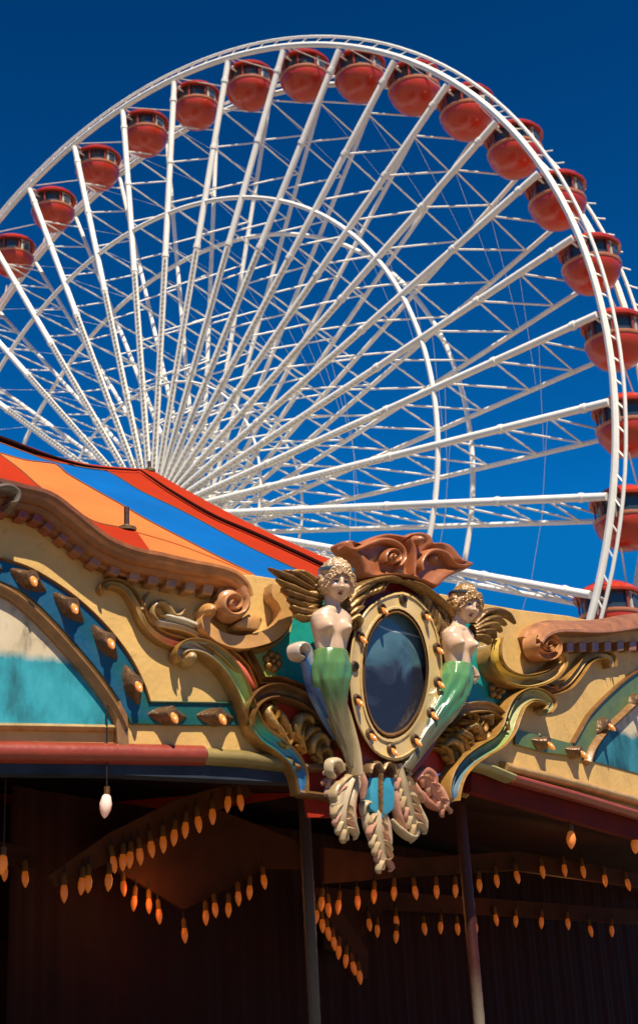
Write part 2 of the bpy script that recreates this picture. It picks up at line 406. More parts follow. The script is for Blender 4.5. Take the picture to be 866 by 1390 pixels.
# seam cable
b = MB(); sp = catmull([(-60, 577), (0, 595), (40, 610), (80, 623), (122, 633), (180, 638), (190, 638), (205, 648), (235, 668), (290, 700), (345, 724), (420, 758), (500, 797)], 5)
P_ = [PE.w(*PE.loc(x, y, .03), .03) for x, y in sp]; b.path(P_, [.035, .032, .018, .009, .008, .014, .02, .022, .022], (.02, .004, .003), 6)
b.build('seam_cable', FABRIC, roof)
b = MB(); P_ = [PE.w(*PE.loc(x, y+1, 0), 0) for x, y in catmull([(186, 722), (240, 738), (300, 761), (345, 781)], 5)]
b.path(P_, .012, (.5, .14, .04), 5); b.build('fold', FABRIC, roof)
# back slope of the tent and dark lining above the horses
ridge = [PE.w(*PE.loc(x, y, -.03), -.03) for x, y in L0]
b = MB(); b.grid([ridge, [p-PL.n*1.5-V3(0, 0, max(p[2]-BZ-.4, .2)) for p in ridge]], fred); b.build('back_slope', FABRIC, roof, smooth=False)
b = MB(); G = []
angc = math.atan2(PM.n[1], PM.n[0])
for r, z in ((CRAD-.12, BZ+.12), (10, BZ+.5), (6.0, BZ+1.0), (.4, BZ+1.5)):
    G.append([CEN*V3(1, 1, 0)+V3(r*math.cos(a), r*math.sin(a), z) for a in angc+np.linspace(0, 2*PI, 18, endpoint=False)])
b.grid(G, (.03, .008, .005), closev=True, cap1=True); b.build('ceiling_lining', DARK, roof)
def post(px, base, top, r, name, lab):
    c = PE.pt(*base); k = abs(top[1]-base[1])*np.linalg.norm(c-CAM)/FPX*1.04
    t_ = thing(name, lab, 'post', c)
    b = MB(); b.tube(c-V3(0, 0, .02), c+V3(0, 0, k), r, (.07, .03, .02), 10); b.build('rod', RUST, t_)
    b = MB(); b.lathe([(r*3.6, -.03), (r*3.6, .0), (r*1.6, .012), (r*1.2, .03)], (.16, .10, .04), 12, c); b.build('base_plate', RUST, t_)
post(172, (172, 717), (172, 688), .024, 'roof_post', 'short dark iron post on a round base standing on the orange tent stripe')
post(203, (203, 638), (203, 626), .018, 'roof_post', 'tiny dark post at the kink of the tent ridge in front of the spokes')
for nme, (x, y, t_), pw in (('glow', (200, 1215, -2.4), 7), ('glow', (520, 1240, -1.9), 6), ('glow', (760, 1230, -1.6), 6)):
    L_ = bpy.data.lights.new('bulb_glow', 'POINT'); L_.energy = pw; L_.color = (1, .38, .10); L_.shadow_soft_size = .25; o_ = bpy.data.objects.new('bulb_glow', L_); C.objects.link(o_); o_.location = tuple((PL if x < 600 else PR).pt(x, y, t_))
# ---- the inside: deck, centre drum, backdrops added to keep it dark
c0 = CEN*V3(1, 1, 0)
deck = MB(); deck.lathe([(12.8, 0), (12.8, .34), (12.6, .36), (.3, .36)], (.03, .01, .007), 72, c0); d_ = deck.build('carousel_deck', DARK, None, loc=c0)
d_['label'] = 'dark round carousel platform under the carved boards'; d_['category'] = 'platform'
drum = thing('centre_housing', 'dark red and gold painted centre housing inside the carousel', 'centre housing', c0+V3(0, 0, .36))
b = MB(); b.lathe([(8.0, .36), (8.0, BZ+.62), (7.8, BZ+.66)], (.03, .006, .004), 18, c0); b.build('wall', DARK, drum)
for k in range(18):
    a = 2*PI*(k+.5)/18; p = c0+V3(math.cos(a), math.sin(a), 0)*7.95
    tn = V3(-math.sin(a), math.cos(a), 0); nn = V3(math.cos(a), math.sin(a), 0)
    b = MB(); b.box(p+V3(0, 0, BZ*.62), tn*1.0, nn*.03, V3(0, 0, .8), (.06, .008, .005)); b.build('painted_panel', DARK, drum, bevel=.02)
    b = MB(); a2 = 2*PI*k/18; q = c0+V3(math.cos(a2), math.sin(a2), 0)*8.05; b.path([q+V3(0, 0, .4), q+V3(0, 0, BZ+.5)], .07, (.08, .04, .015), 8); b.build('column', DARK, drum)
cur = MB(); G = []  # backdrop added behind the right board so the opening shows dark, not sky
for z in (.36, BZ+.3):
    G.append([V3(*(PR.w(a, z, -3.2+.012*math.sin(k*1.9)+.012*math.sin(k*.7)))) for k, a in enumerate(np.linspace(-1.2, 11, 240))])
cur.grid(G, (.022, .004, .003)); cu = cur.build('added_backdrop', DARK, None, loc=PR.w(4, .36, -3.2)); cu['label'] = 'dark red folded backdrop added behind the right board to darken the carousel inside'; cu['category'] = 'added_backdrop'
cur = MB(); G = []  # second added backdrop, shuts out daylight from the far side
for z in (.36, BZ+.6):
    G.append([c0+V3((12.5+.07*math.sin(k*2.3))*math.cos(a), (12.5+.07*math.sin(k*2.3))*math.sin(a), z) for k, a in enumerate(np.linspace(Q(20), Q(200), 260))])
cur.grid(G, (.02, .004, .003)); cu = cur.build('added_backdrop', DARK, None, loc=c0+V3(0, 12.5, .36)); cu['label'] = 'dark folded backdrop added across the far side to keep the carousel inside dark'; cu['category'] = 'added_backdrop'
# ---- light strips and bulbs inside
def bulb_mesh(mb, p, n, v, r=.022, L=.08, col=(.42, .10, .012)):
    """an amber flame-shaped bulb pointing along n"""
    n = n/np.linalg.norm(n); h = np.cross(n, V3(.3, .2, 1)); h /= np.linalg.norm(h); k = np.cross(n, h)
    mb.lathe([(r*.35, 0), (r*.7, L*.12), (r, L*.42), (r*.9, L*.65), (r*.5, L*.88), (r*.08, L)], col, 10, p, (h, k, n))
bshared = {}
def valance(name, lab, pl_t, poly, col, bulbs, grp=None, plane=PL, r=.04, L=.15):
    poly3 = [plane.pt(x, y, pl_t) for x, y in poly]
    base = min(poly3, key=lambda p: p[2]); t_ = thing(name, lab, 'light valance', base, grp)
    b = MB(); slab(b, plane, poly, pl_t-.06, pl_t, col); b.build('board', DARK, t_, bevel=.008, smooth=False)
    if 'm' not in bshared:
        q = MB(); bulb_mesh(q, V3(0, 0, 0), V3(0, 0, -1), None, r, L); o = q.build('bulb', BULBI, t_, loc=(0, 0, 0)); bshared['m'] = o.data
        bpy.data.objects.remove(o)
        q = MB(); q.lathe([(r*.75, -.02), (r*.75, .05), (r*.3, .07)], dgilt, 10); q.tube((0, 0, .06), (0, 0, .13), .008, (.02, .015, .01), 5); o = q.build('socket', DARK, t_, loc=(0, 0, 0)); bshared['s'] = o.data
        bpy.data.objects.remove(o)
    for x, y in bulbs:
        o = bpy.data.objects.new('bulb', bshared['m']); C.objects.link(o); o.parent = t_
        o.location = tuple(plane.pt(x, y-6, pl_t+.05)-V3(*t_['_w']))
        o.rotation_euler = (random.uniform(-.12, .12), random.uniform(-.12, .12), random.uniform(0, 6))
        o2 = bpy.data.objects.new('socket', bshared['s']); C.objects.link(o2); o2.parent = o
    return t_
valance('light_valance', 'slanting beam edged with amber bulbs under the left board', -1.2,
        [(330, 1058), (345, 1078), (250, 1122), (160, 1165), (78, 1205), (66, 1188), (150, 1130), (240, 1085)], (.10, .03, .008),
        [(310, 1085), (325, 1083), (288, 1102), (268, 1112), (252, 1120), (237, 1130), (221, 1139), (204, 1146), (189, 1155), (177, 1160), (167, 1163), (152, 1166), (148, 1190), (120, 1192), (112, 1195), (87, 1205)], r=.03)
valance('light_valance', 'scalloped inner board hung with a V of amber bulbs at lower left', -2.6,
        [(130, 1150), (205, 1110), (300, 1100), (400, 1140), (430, 1180), (356, 1180), (330, 1196), (300, 1212), (250, 1236), (214, 1215), (185, 1196), (150, 1180)], (.055, .016, .006),
        [(167, 1200), (183, 1220), (202, 1224), (215, 1238), (250, 1264), (279, 1240), (291, 1230), (310, 1230), (323, 1214), (339, 1206), (357, 1192)])
valance('light_valance', 'plain inner board with a long row of amber bulbs under the mirror', -2.2,
        [(440, 1150), (560, 1165), (700, 1155), (866, 1185), (930, 1195), (930, 1215), (866, 1205), (700, 1182), (560, 1190), (440, 1200)], (.06, .018, .006),
        [(437, 1222), (445, 1230), (460, 1226), (485, 1220), (508, 1212), (535, 1208), (562, 1207), (592, 1206), (618, 1205), (650, 1198), (673, 1192), (700, 1187), (735, 1180), (765, 1178), (790, 1180), (820, 1192), (850, 1198)], plane=PM)
valance('light_valance', 'small inner board with three amber bulbs at the lower left edge', -2.0, [(-60, 1130), (40, 1150), (60, 1175), (40, 1180), (-60, 1165)], (.05, .014, .005), [(6, 1178), (-30, 1176), (34, 1186)])
valance('light_valance', 'short steep board with a dense run of amber bulbs below the mirror', -2.9, [(425, 1205), (440, 1205), (500, 1290), (500, 1330), (480, 1330), (425, 1230)], (.05, .015, .005), [(430, 1240), (437, 1252), (444, 1263), (452, 1276), (460, 1288), (470, 1300), (478, 1310), (487, 1322)], plane=PM)
valance('light_valance', 'lower inner board with a faint row of amber bulbs at lower right', -3.6,
        [(440, 1205), (600, 1215), (866, 1235), (900, 1238), (900, 1262), (866, 1255), (600, 1240), (520, 1236), (470, 1300), (440, 1290)], (.045, .013, .005),
        [(440, 1240), (448, 1250), (455, 1258), (462, 1270), (472, 1282), (482, 1290), (500, 1252), (512, 1260), (537, 1248), (538, 1268), (575, 1258), (598, 1256), (620, 1258), (645, 1258), (672, 1246), (700, 1248), (735, 1250), (770, 1252), (800, 1262), (830, 1262)], plane=PM)
for x, y, t_, l_ in ((5, 1160, -1.0, 'single amber bulb hanging alone at the far left edge under the board'), (145, 1078, .05, 'single clear bulb hanging below the red moulding of the left board'), (775, 1128, -.1, 'single amber bulb hanging below the right board'), (862, 1136, -.1, 'single amber bulb at the far right edge below the board')):
    p = PL.pt(x, y, t_) if x < 500 else PR.pt(x, y, t_)
    q = MB(); bulb_mesh(q, V3(*p), V3(-.1, 0, -1), None, .045 if x > 140 else .04, .17 if x > 140 else .15, (.9, .7, .6) if x == 145 else (.8, .25, .05))
    hb = thing('hanging_bulb', l_, 'light bulb', p)
    q.build('glass', BULBI, hb)
    q = MB(); q.tube(p-V3(0, 0, .02), p+V3(0, 0, .05), .022, dgilt, 8); q.tube(p+V3(0, 0, .05), V3(p[0], p[1], BZ+.35), .006, (.03, .02, .02), 5); q.build('socket', GOLD, hb)
def pole(x, y, t_, r, cols, lab, plane=PL):
    p = plane.pt(x, y, t_); t = thing('carousel_pole', lab, 'pole', (p[0], p[1], .36))
    b = MB(); z = np.linspace(.36, BZ+.5, 60); G = []
    for i, zz in enumerate(z):
        G.append([V3(p[0], p[1], zz)+V3(math.cos(a), math.sin(a), 0)*(r*(1+.04*math.cos(3*(a-zz*14)))) for a in np.linspace(0, 2*PI, 14, endpoint=False)])
    b.grid(G, [colat(cols, i/59) for i in range(60)], closev=True, cap0=True, cap1=True); b.build('rod', BOARD, t)
    b = MB(); b.lathe([(r*1.2, BZ+.1), (r*2, BZ+.14), (r*2, BZ+.2), (r*1.2, BZ+.26)], gilt, 14, (p[0], p[1], 0)); b.build('collar', GOLD, t)
pole(418, 1200, -1.0, .048, [(0, (.16, .12, .06)), (.5, (.13, .09, .045)), (.75, (.04, .02, .01)), (1, (.03, .012, .006))], 'twisted pale pole standing inside the carousel left of the mirror')
pole(632, 1180, -1.1, .05, [(0, (.22, .19, .14)), (.42, (.2, .17, .12)), (.55, (.05, .008, .005)), (1, (.05, .007, .005))], 'pole inside the carousel right of the mirror, dark red above and pale below')

# ================================================================ carved boards
lb = thing('rounding_board', 'ochre carved carousel board with blue bulb arch, scrolls and a lake painting at left', 'carousel board', PL.pt(200, 1038)*V3(1, 1, 0)+V3(0, 0, BZ))
rb = thing('rounding_board', 'ochre carved carousel board with green bulb arch, turned away at the right edge', 'carousel board', PR.pt(760, 1080)*V3(1, 1, 0)+V3(0, 0, BZ-.1))
b = MB(); slab(b, PL, [(-90, 650), (-40, 668), (10, 678), (62, 693), (118, 731), (180, 763), (250, 778), (303, 782), (342, 780), (384, 787), (430, 798), (470, 806), (520, 812), (536, 815), (536, 1062), (410, 1040), (300, 1032), (100, 1024), (-90, 1015)], -.12, 0, cream)
b.build('back_panel', BOARD, lb, bevel=.01, smooth=False)
# cornice with its scrolled end
cpath = [(-90, 690), (-70, 672), (-50, 664), (-25, 664), (0, 668), (28, 675), (62, 684), (90, 704), (118, 727), (145, 746), (180, 760), (215, 767), (249, 774), (280, 779), (300, 783), (316, 789), (327, 800), (331, 812), (329, 824), (321, 832), (311, 831), (304, 824), (305, 814), (313, 809), (320, 813)]
b = MB()
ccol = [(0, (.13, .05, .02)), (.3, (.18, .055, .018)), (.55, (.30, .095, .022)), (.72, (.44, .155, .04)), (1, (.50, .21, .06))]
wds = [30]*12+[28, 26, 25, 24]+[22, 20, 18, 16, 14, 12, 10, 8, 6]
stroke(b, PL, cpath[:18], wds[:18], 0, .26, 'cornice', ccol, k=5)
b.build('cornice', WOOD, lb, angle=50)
b = MB(); dome(b, PL, (318, 818), 24, .0, .20, (.50, .22, .08), 28, 3); dome(b, PL, (318, 818), 21, .16, .05, (.55, .25, .10), 28)
sp = [(330, 797)]+spiral((318, 819), 19, 4, -.7, 1.75, 36)
stroke(b, PL, sp, [16, 12, 10, 9, 8, 7, 6, 5], 0.12, .15, 'round', (.55, .25, .10), k=2)
b.build('volute', WOOD, lb, angle=50)
b = MB(); stroke(b, PL, [(-12, 668), (0, 662), (14, 662), (24, 670), (22, 682), (12, 684)], [10, 16, 18, 16, 12, 6], .1, .2, 'round', (.16, .12, .09)); b.build('crest_scroll', WOOD, lb)
b = MB(); stroke(b, PL, [(150, 789), (250, 800)], 4, 0, .01, 'band', cream)   # thin moulding under the dentils
DP = catmull(cpath[3:16], 8); seg = np.r_[0, np.cumsum(np.linalg.norm(np.diff(DP, axis=0), axis=1))]
for k in range(int((seg[-1]-20)/25)+1):
    sx = 12+k*25.2; px_ = np.array([np.interp(sx, seg, DP[:, 0]), np.interp(sx, seg, DP[:, 1])]); px2 = np.array([np.interp(sx+2, seg, DP[:, 0]), np.interp(sx+2, seg, DP[:, 1])])
    d = (px2-px_)/np.linalg.norm(px2-px_); nn = np.array([-d[1], d[0]]); c = px_+nn*20
    q = [c-d*7-nn*7, c+d*7-nn*7, c+d*7+nn*7, c-d*7+nn*7]
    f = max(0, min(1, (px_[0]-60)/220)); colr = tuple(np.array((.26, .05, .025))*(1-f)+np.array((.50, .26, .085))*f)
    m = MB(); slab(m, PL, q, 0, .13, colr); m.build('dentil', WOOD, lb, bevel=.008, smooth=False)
# blue arch and teal strip
outer = [(-110, 782), (-60, 757), (-20, 752), (0, 757), (45, 773), (97, 806), (139, 844), (173, 886), (194, 925), (204, 953)]
inner = [(178, 983), (163, 952), (139, 917), (104, 875), (69, 837), (35, 806), (0, 789), (-20, 784), (-60, 788), (-100, 806)]
O_ = [tuple(p) for p in catmull(outer, 4)]; I_ = [tuple(p) for p in catmull(inner, 4)]
b = MB(); slab(b, PL, O_+[(262, 954), (326, 956), (332, 985), (250, 985)]+I_, 0, .03, (.003, .075, .16))
# blue turns teal along the strip
for i, v in enumerate(b.v):
    s_ = (np.array(v)-PL.pt(180, 970))@PL.d
    if s_ > -.05: b.c[i] = (.006, .085, .07)
b.build('arch_band', PAINT, lb, bevel=.006, smooth=False)
b = MB(); stroke(b, PL, outer, 5, .0, .055, 'round', dgilt); stroke(b, PL, [(204, 953), (326, 955)], 4, 0, .05, 'round', (.02, .10, .08), sm=False); b.build('band_rim', WOOD, lb)
b = MB(); stroke(b, PL, [(x-6 if x > 0 else x, y+7) for x, y in inner[::-1]], 15, 0, .10, 'ridge', (.30, .14, .045)); b.build('arch_trim', WOOD, lb)
pin = [(153, 984), (148, 955), (129, 918), (101, 884), (67, 850), (34, 822), (0, 806), (-30, 802), (-60, 806), (-110, 832), (-110, 980)]
PAINTM = bpy.data.materials.new('lake_painting'); PAINTM.use_nodes = True
def painting(name, par, plane, poly, ysplit, lake, t=.012):
    m = bpy.data.materials.new(name+'_paint'); m.use_nodes = True; T = m.node_tree; N = T.nodes; bs = N['Principled BSDF']
    geo = N.new('ShaderNodeNewGeometry'); sep = N.new('ShaderNodeSeparateXYZ'); T.links.new(geo.outputs['Position'], sep.inputs[0])
    nz = N.new('ShaderNodeTexNoise'); nz.inputs['Scale'].default_value = 3; nz.inputs['Detail'].default_value = 8; nz.inputs['Roughness'].default_value = .6
    mp = N.new('ShaderNodeMapping'); mp.inputs['Scale'].default_value = (1, 1, .5); T.links.new(geo.outputs['Position'], mp.inputs[0]); T.links.new(mp.outputs[0], nz.inputs[0])
    z0 = plane.pt(*ysplit)[2]
    add = N.new('ShaderNodeMath'); add.operation = 'MULTIPLY_ADD'; T.links.new(nz.outputs[0], add.inputs[0]); add.inputs[1].default_value = .22; T.links.new(sep.outputs[2], add.inputs[2])
    r = N.new('ShaderNodeMapRange'); r.inputs['From Min'].default_value = z0+.09; r.inputs['From Max'].default_value = z0+.16; T.links.new(add.outputs[0], r.inputs[0])
    nz2 = N.new('ShaderNodeTexNoise'); nz2.inputs['Scale'].default_value = 5; nz2.inputs['Detail'].default_value = 6; T.links.new(mp.outputs[0], nz2.inputs[0])
    cr = N.new('ShaderNodeValToRGB'); T.links.new(nz2.outputs[0], cr.inputs[0]); cr.color_ramp.elements[0].position = .33; cr.color_ramp.elements[0].color = (.13, .10, .06, 1); cr.color_ramp.elements[1].position = .46; cr.color_ramp.elements[1].color = (.52, .42, .27, 1)
    e = cr.color_ramp.elements.new(.6); e.color = (.58, .48, .33, 1); e = cr.color_ramp.elements.new(.72); e.color = (.33, .27, .18, 1)
    c2 = N.new('ShaderNodeValToRGB'); T.links.new(nz.outputs[0], c2.inputs[0]); c2.color_ramp.elements[0].position = .34; c2.color_ramp.elements[0].color = (*[x*.35 for x in lake], 1); c2.color_ramp.elements[1].position = .5; c2.color_ramp.elements[1].color = (*lake, 1)
    e = c2.color_ramp.elements.new(.68); e.color = (*[min(x*1.3+.03, .6) for x in lake], 1)
    mx = N.new('ShaderNodeMix'); mx.data_type = 'RGBA'; T.links.new(r.outputs[0], mx.inputs[0]); T.links.new(c2.outputs[0], mx.inputs[6]); T.links.new(cr.outputs[0], mx.inputs[7])
    T.links.new(mx.outputs[2], bs.inputs['Base Color']); bs.inputs['Roughness'].default_value = .5
    bp = N.new('ShaderNodeBump'); bp.inputs['Strength'].default_value = .3; bp.inputs['Distance'].default_value = .01; T.links.new(nz2.outputs[0], bp.inputs['Height']); T.links.new(bp.outputs[0], bs.inputs['Normal'])
    b = MB(); slab(b, plane, poly, 0, t, cream); return b.build(name, m, par, smooth=False)
bpy.data.materials.remove(PAINTM)
painting('lake_picture', lb, PL, [tuple(p) for p in catmull(pin[:10], 4)]+[(-110, 980)], (60, 898), (.02, .27, .34))
b = MB(); stroke(b, PL, [(-110, 984), (50, 986), (156, 988)], 9, 0, .06, 'ridge', (.42, .27, .10), sm=False); b.build('sill', WOOD, lb)
b = MB(); slab(b, PL, [(163, 950), (174, 972), (176, 1016), (160, 1015), (158, 985)], 0, .07, (.24, .12, .04)); b.build('pilaster', WOOD, lb, bevel=.01, smooth=False)
b = MB(); stroke(b, PL, [(-110, 1015), (0, 1019), (140, 1021), (280, 1024)], 26, 0, .10, 'round', [(0, (.30, .045, .022)), (1, (.28, .04, .02))], sm=False); b.build('red_moulding', PAINT, lb)
b = MB(); stroke(b, PL, [(281, 1025), (330, 1028), (396, 1036)], 22, 0, .10, 'round', [(0, (.32, .23, .07)), (1, (.14, .10, .03))], sm=False); b.build('olive_moulding', PAINT, lb)
b = MB(); stroke(b, PL, [(-110, 1040), (150, 1043), (400, 1055)], 18, -.1, .12, 'band', (.03, .04, .06), sm=False); b.build('lower_fascia', DARK, lb)
# bulb holders
def holder(par, plane, c, t, ang, size=1.0, lit=True):
    x, y = c; n = plane.n; o = plane.pt(x, y, t)
    ca, sa = math.cos(ang), math.sin(ang)
    d = plane.d*ca+plane.v*sa; v = -plane.d*sa+plane.v*ca
    b = MB(); s = size*MPP
    G = []
    for rx, ry, h in ((26, 12, 0), (25, 11, .012), (15, 10, .05), (10, 9.5, .085), (8, 8, .10), (6, 6, .10)):
        G.append([o+d*rx*s*math.copysign(abs(math.cos(a))**1.6, math.cos(a))+v*ry*s*math.copysign(abs(math.sin(a))**1.3, math.sin(a))+n*h for a in np.linspace(0, 2*PI, 20, endpoint=False)])
    b.grid(G, (.17, .09, .04), closev=True, cap0=True, cap1=True); h_ = b.build('bulb_holder', GOLD, par)
    q = MB(); ax = n*.75-V3(0, 0, 1)*.85; bulb_mesh(q, o+n*.08, ax, None, .028*size, .125*size, (.7, .28, .07))
    q.build('bulb', BULB, h_, loc=h_['_w'])
for c, a in (((38, 788), -.42), ((93, 825), -.65), ((142, 872), -.85), ((179, 930), -1.15), ((-25, 770), 0), ((227, 972), 0), ((292, 974), 0)):
    holder(lb, PL, c, .03, a*1.05)
# ---- scrollwork of the left board
GR = gilt
def scroll(par, plane, name, path, w, t, h, cols, rim=True, prof='cove', k=7, rimcol=None, rimw=5):
    b = MB(); stroke(b, plane, path, w, t, h, prof, cols, k=k); o = b.build(name, PAINT, par, angle=60)
    if rim:
        P = catmull(path, k); ww = np.interp(np.linspace(0, 1, len(P)), np.linspace(0, 1, len(w)), w) if np.ndim(w) else np.ones(len(P))*w
        r = MB()
        for sd_ in (-1, 1):
            Q_ = []
            for i in range(len(P)):
                d = P[min(i+1, len(P)-1)]-P[max(i-1, 0)]; d = d/(np.linalg.norm(d)+1e-9)
                Q_.append(P[i]+np.array([-d[1], d[0]])*sd_*ww[i]*.5)
            stroke(r, plane, Q_, [rimw*.6, rimw, rimw, rimw, rimw*.6], t, h*1.25, 'round', rimcol or GR, sm=False)
        r.build('scroll_rim', WOOD, o, angle=60, loc=o['_w'])
    return o
def disc(par, plane, name, c, r, t, h, col, m_=None):
    b = MB(); dome(b, plane, c, r, t, h, col, 18); dome(b, plane, c, r*.45, t+h*.8, h*.5, col, 12); b.build(name, m_ or PAINT, par)
scroll(lb, PL, 'acanthus_scroll', [(144, 803), (140, 797), (147, 791), (160, 792), (175, 801), (187, 820), (197, 842), (213, 860), (235, 871), (262, 877), (290, 890)], [8, 9, 10, 11, 12, 13, 13, 14, 15, 12, 5], 0, .07, [(0, (.42, .27, .11)), (.45, (.45, .30, .12)), (.68, (.6, .38, .14)), (.8, (.65, .16, .12)), (1, (.35, .06, .05))], prof='ridge', rimw=3)
b = MB(); stroke(b, PL, [(193, 828), (197, 818), (203, 804)], [8, 8, 3], 0, .07, 'round', (.42, .26, .10)); stroke(b, PL, [(214, 842), (208, 832), (211, 821), (221, 817), (230, 824), (238, 835), (246, 834), (251, 826)], [6, 8, 9, 10, 10, 9, 7, 3], 0, .08, 'round', (.36, .22, .08))
b.build('leaf_curl', PAINT, lb)
scroll(lb, PL, 'ribbed_scroll', [(207, 836), (214, 843), (228, 846), (246, 850), (266, 858), (285, 872)], [14, 15, 15, 14, 12, 8], 0, .06, [(0, (.25, .15, .06)), (.3, (.5, .45, .34)), (1, (.30, .19, .08))], prof='ridge', rimw=4)
b = MB(); stroke(b, PL, [(226, 836), (248, 841), (272, 850)], [7, 11, 9], .02, .06, 'round', (.50, .44, .33)); b.build('pale_leaf', PAINT, lb)
scroll(lb, PL, 'pink_leaf', [(281, 873), (300, 882), (318, 897), (332, 912), (346, 935)], [6, 14, 17, 16, 5], .0, .09, [(0, (.6, .32, .10)), (.35, (.70, .34, .10)), (.6, (.66, .16, .09)), (1, (.5, .06, .04))], prof='round', rimw=3)
scroll(lb, PL, 'painted_scroll', [(249, 896), (245, 887), (250, 879), (262, 876), (280, 880), (297, 891), (313, 908), (326, 930), (336, 955), (346, 982), (360, 1000), (380, 1014), (398, 1032), (408, 1052), (411, 1078)], [9, 12, 14, 17, 19, 20, 20, 19, 18, 19, 20, 20, 19, 17, 12], .02, .10, [(0, (.46, .42, .32)), (.3, (.46, .42, .30)), (.45, (.33, .42, .16)), (.6, (.33, .40, .10)), (.72, (.03, .33, .28)), (.84, (.06, .26, .42)), (1, (.03, .13, .34))])
disc(lb, PL, 'scroll_button', (260, 892), 11, .02, .14, (.46, .30, .12))
scroll(lb, PL, 'c_scroll', [(282, 836), (278, 845), (284, 856), (299, 867), (322, 873), (345, 870), (368, 862), (383, 848), (387, 830), (380, 815), (373, 808), (373, 795)], [10, 14, 16, 17, 18, 19, 19, 19, 18, 16, 14, 14], .02, .12, [(0, tan), (1, (.55, .30, .10))], prof='band', rim=False)
b = MB(); stroke(b, PL, [(333, 880), (350, 881), (374, 872), (391, 854), (396, 831), (389, 815), (384, 797)], [6, 8, 9, 9, 9, 8, 6], .0, .13, 'ridge', gilt); b.build('outer_moulding', WOOD, lb)
disc(lb, PL, 'scroll_button', (286, 828), 12, .02, .18, tan)
b = MB(); slab(b, PL, [(320, 846), (330, 840), (338, 833), (354, 836), (357, 842), (352, 855), (323, 852)], 0, .17, tan); b.build('bracket_foot', WOOD, lb, bevel=.015)
tealpoly = [(381, 800), (392, 797), (440, 800), (500, 812), (530, 820), (530, 990), (470, 990), (447, 962), (426, 944), (407, 930), (381, 921), (358, 920), (350, 900), (338, 884), (374, 876), (396, 856), (400, 831), (391, 815)]
b = MB(); slab(b, PL, tealpoly, 0, .018, (.005, .28, .24))
b.build('teal_field', PAINT, lb, smooth=False)
b = MB(); slab(b, PL, [(340, 885), (366, 881), (370, 900), (376, 920), (358, 920), (350, 900)], .018, .022, lgreen); b.build('green_corner', PAINT, lb, smooth=False)
b = MB(); slab(b, PL, [(384, 803), (394, 802), (401, 822), (403, 842), (399, 836), (393, 815)], .018, .022, lgreen); b.build('green_corner', PAINT, lb, smooth=False)
b = MB(); stroke(b, PL, [(332, 878), (344, 900), (357, 924), (381, 924), (407, 934), (428, 948), (447, 968), (462, 1000)], 12, 0, .12, 'cove', dgilt, sm=False); b.build('frame_moulding', WOOD, lb)
def rosette(par, plane, c, r, t, col=GR):
    b = MB()
    for k in range(6):
        a = 2*PI*k/6+.3; dome(b, plane, (c[0]+.62*r*math.cos(a)*.85, c[1]+.62*r*math.sin(a)), r*.42, t, .045, col, 10)
    dome(b, plane, c, r*.28, t, .075, (.25, .12, .04), 10); b.build('rosette', GOLD, par)
rosette(lb, PL, (372, 897), 15, .02)
def acanthus(par, plane, name, path, w, t, cols, m_=None, h=.06, lobes=5):
    """a carved leaf: a ridged midrib with pointed lobes leaning out to both sides"""
    b = MB(); P = catmull(path, 8); n = len(P)
    stroke(b, plane, path, [w*.45, w*.6, w*.5, w*.2], t, h*1.2, 'ridge', cols[0], taper=True)
    for i in range(lobes):
        u = .08+.78*i/(lobes-1); k = int(u*(n-1)); d = P[min(k+2, n-1)]-P[max(k-2, 0)]; d /= np.linalg.norm(d)+1e-9; pr = np.array([-d[1], d[0]])
        L_ = w*(1.0-.45*abs(u-.35))
        for sd_ in (-1, 1):
            q0 = P[k]; q1 = q0+d*L_*.35+pr*sd_*L_*.42; q2 = q0+d*L_*.95+pr*sd_*L_*.62; q3 = q0+d*L_*1.15+pr*sd_*L_*.38
            stroke(b, plane, [q0, q1, q2, q3], [w*.28, w*.42, w*.34, w*.12], t-.004*(i % 3), h*(.8+.1*(i % 2)), 'ridge', cols[1+(i+(sd_ > 0)) % (len(cols)-1)], k=4, taper=True)
    return b.build(name, m_ or GOLD, par, angle=60)
# lower corner: brown C, red field, gilt leaves
b = MB(); slab(b, PL, [(349, 955), (380, 938), (420, 950), (462, 992), (480, 1010), (520, 1020), (520, 1110), (418, 1110), (412, 1060), (392, 1022), (362, 998), (348, 980)], 0, .03, (.36, .022, .006)); b.build('red_field', BOARD, lb, smooth=False)
b = MB(); stroke(b, PL, [(340, 985), (341, 965), (352, 947), (372, 938), (397, 942), (420, 954), (440, 972), (455, 992), (466, 1014)], [8, 14, 18, 21, 21, 20, 18, 16, 8], .03, .13, 'cove', [(0, dgilt), (.5, (.17, .085, .03)), (1, dgilt)]); b.build('c_moulding', WOOD, lb)
def leaf_cluster(par, plane, name, paths, t, m_=GOLD, col=GR, h=.06):
    b = MB()
    for i, (p, w_) in enumerate(paths): stroke(b, plane, p, w_, t+.004*(i % 5), h, 'round', col if np.ndim(col[0]) == 0 else col[i % len(col)], k=5, taper=True)
    return b.build(name, m_, par)
leaf_cluster(lb, PL, 'acanthus_leaf', [([(398, 1010), (384, 992), (372, 978), (366, 966), (371, 958), (378, 962)], [6, 12, 14, 13, 10, 5]), ([(402, 1005), (392, 985), (386, 972), (382, 962)], [5, 10, 10, 4]),
    ([(410, 1000), (408, 985), (412, 974), (422, 972), (428, 980), (422, 988)], [8, 13, 14, 12, 9, 5]), ([(416, 1004), (424, 992), (434, 990), (436, 1000)], [8, 12, 11, 5]), ([(430, 1022), (428, 1008), (436, 998), (446, 1004), (446, 1016), (438, 1020)], [8, 13, 14, 12, 9, 5]),
    ([(440, 1032), (436, 1022), (444, 1016), (452, 1024), (450, 1036)], [8, 12, 12, 10, 5])], .05, col=[(.45, .27, .09), (.36, .2, .06)], h=.1)
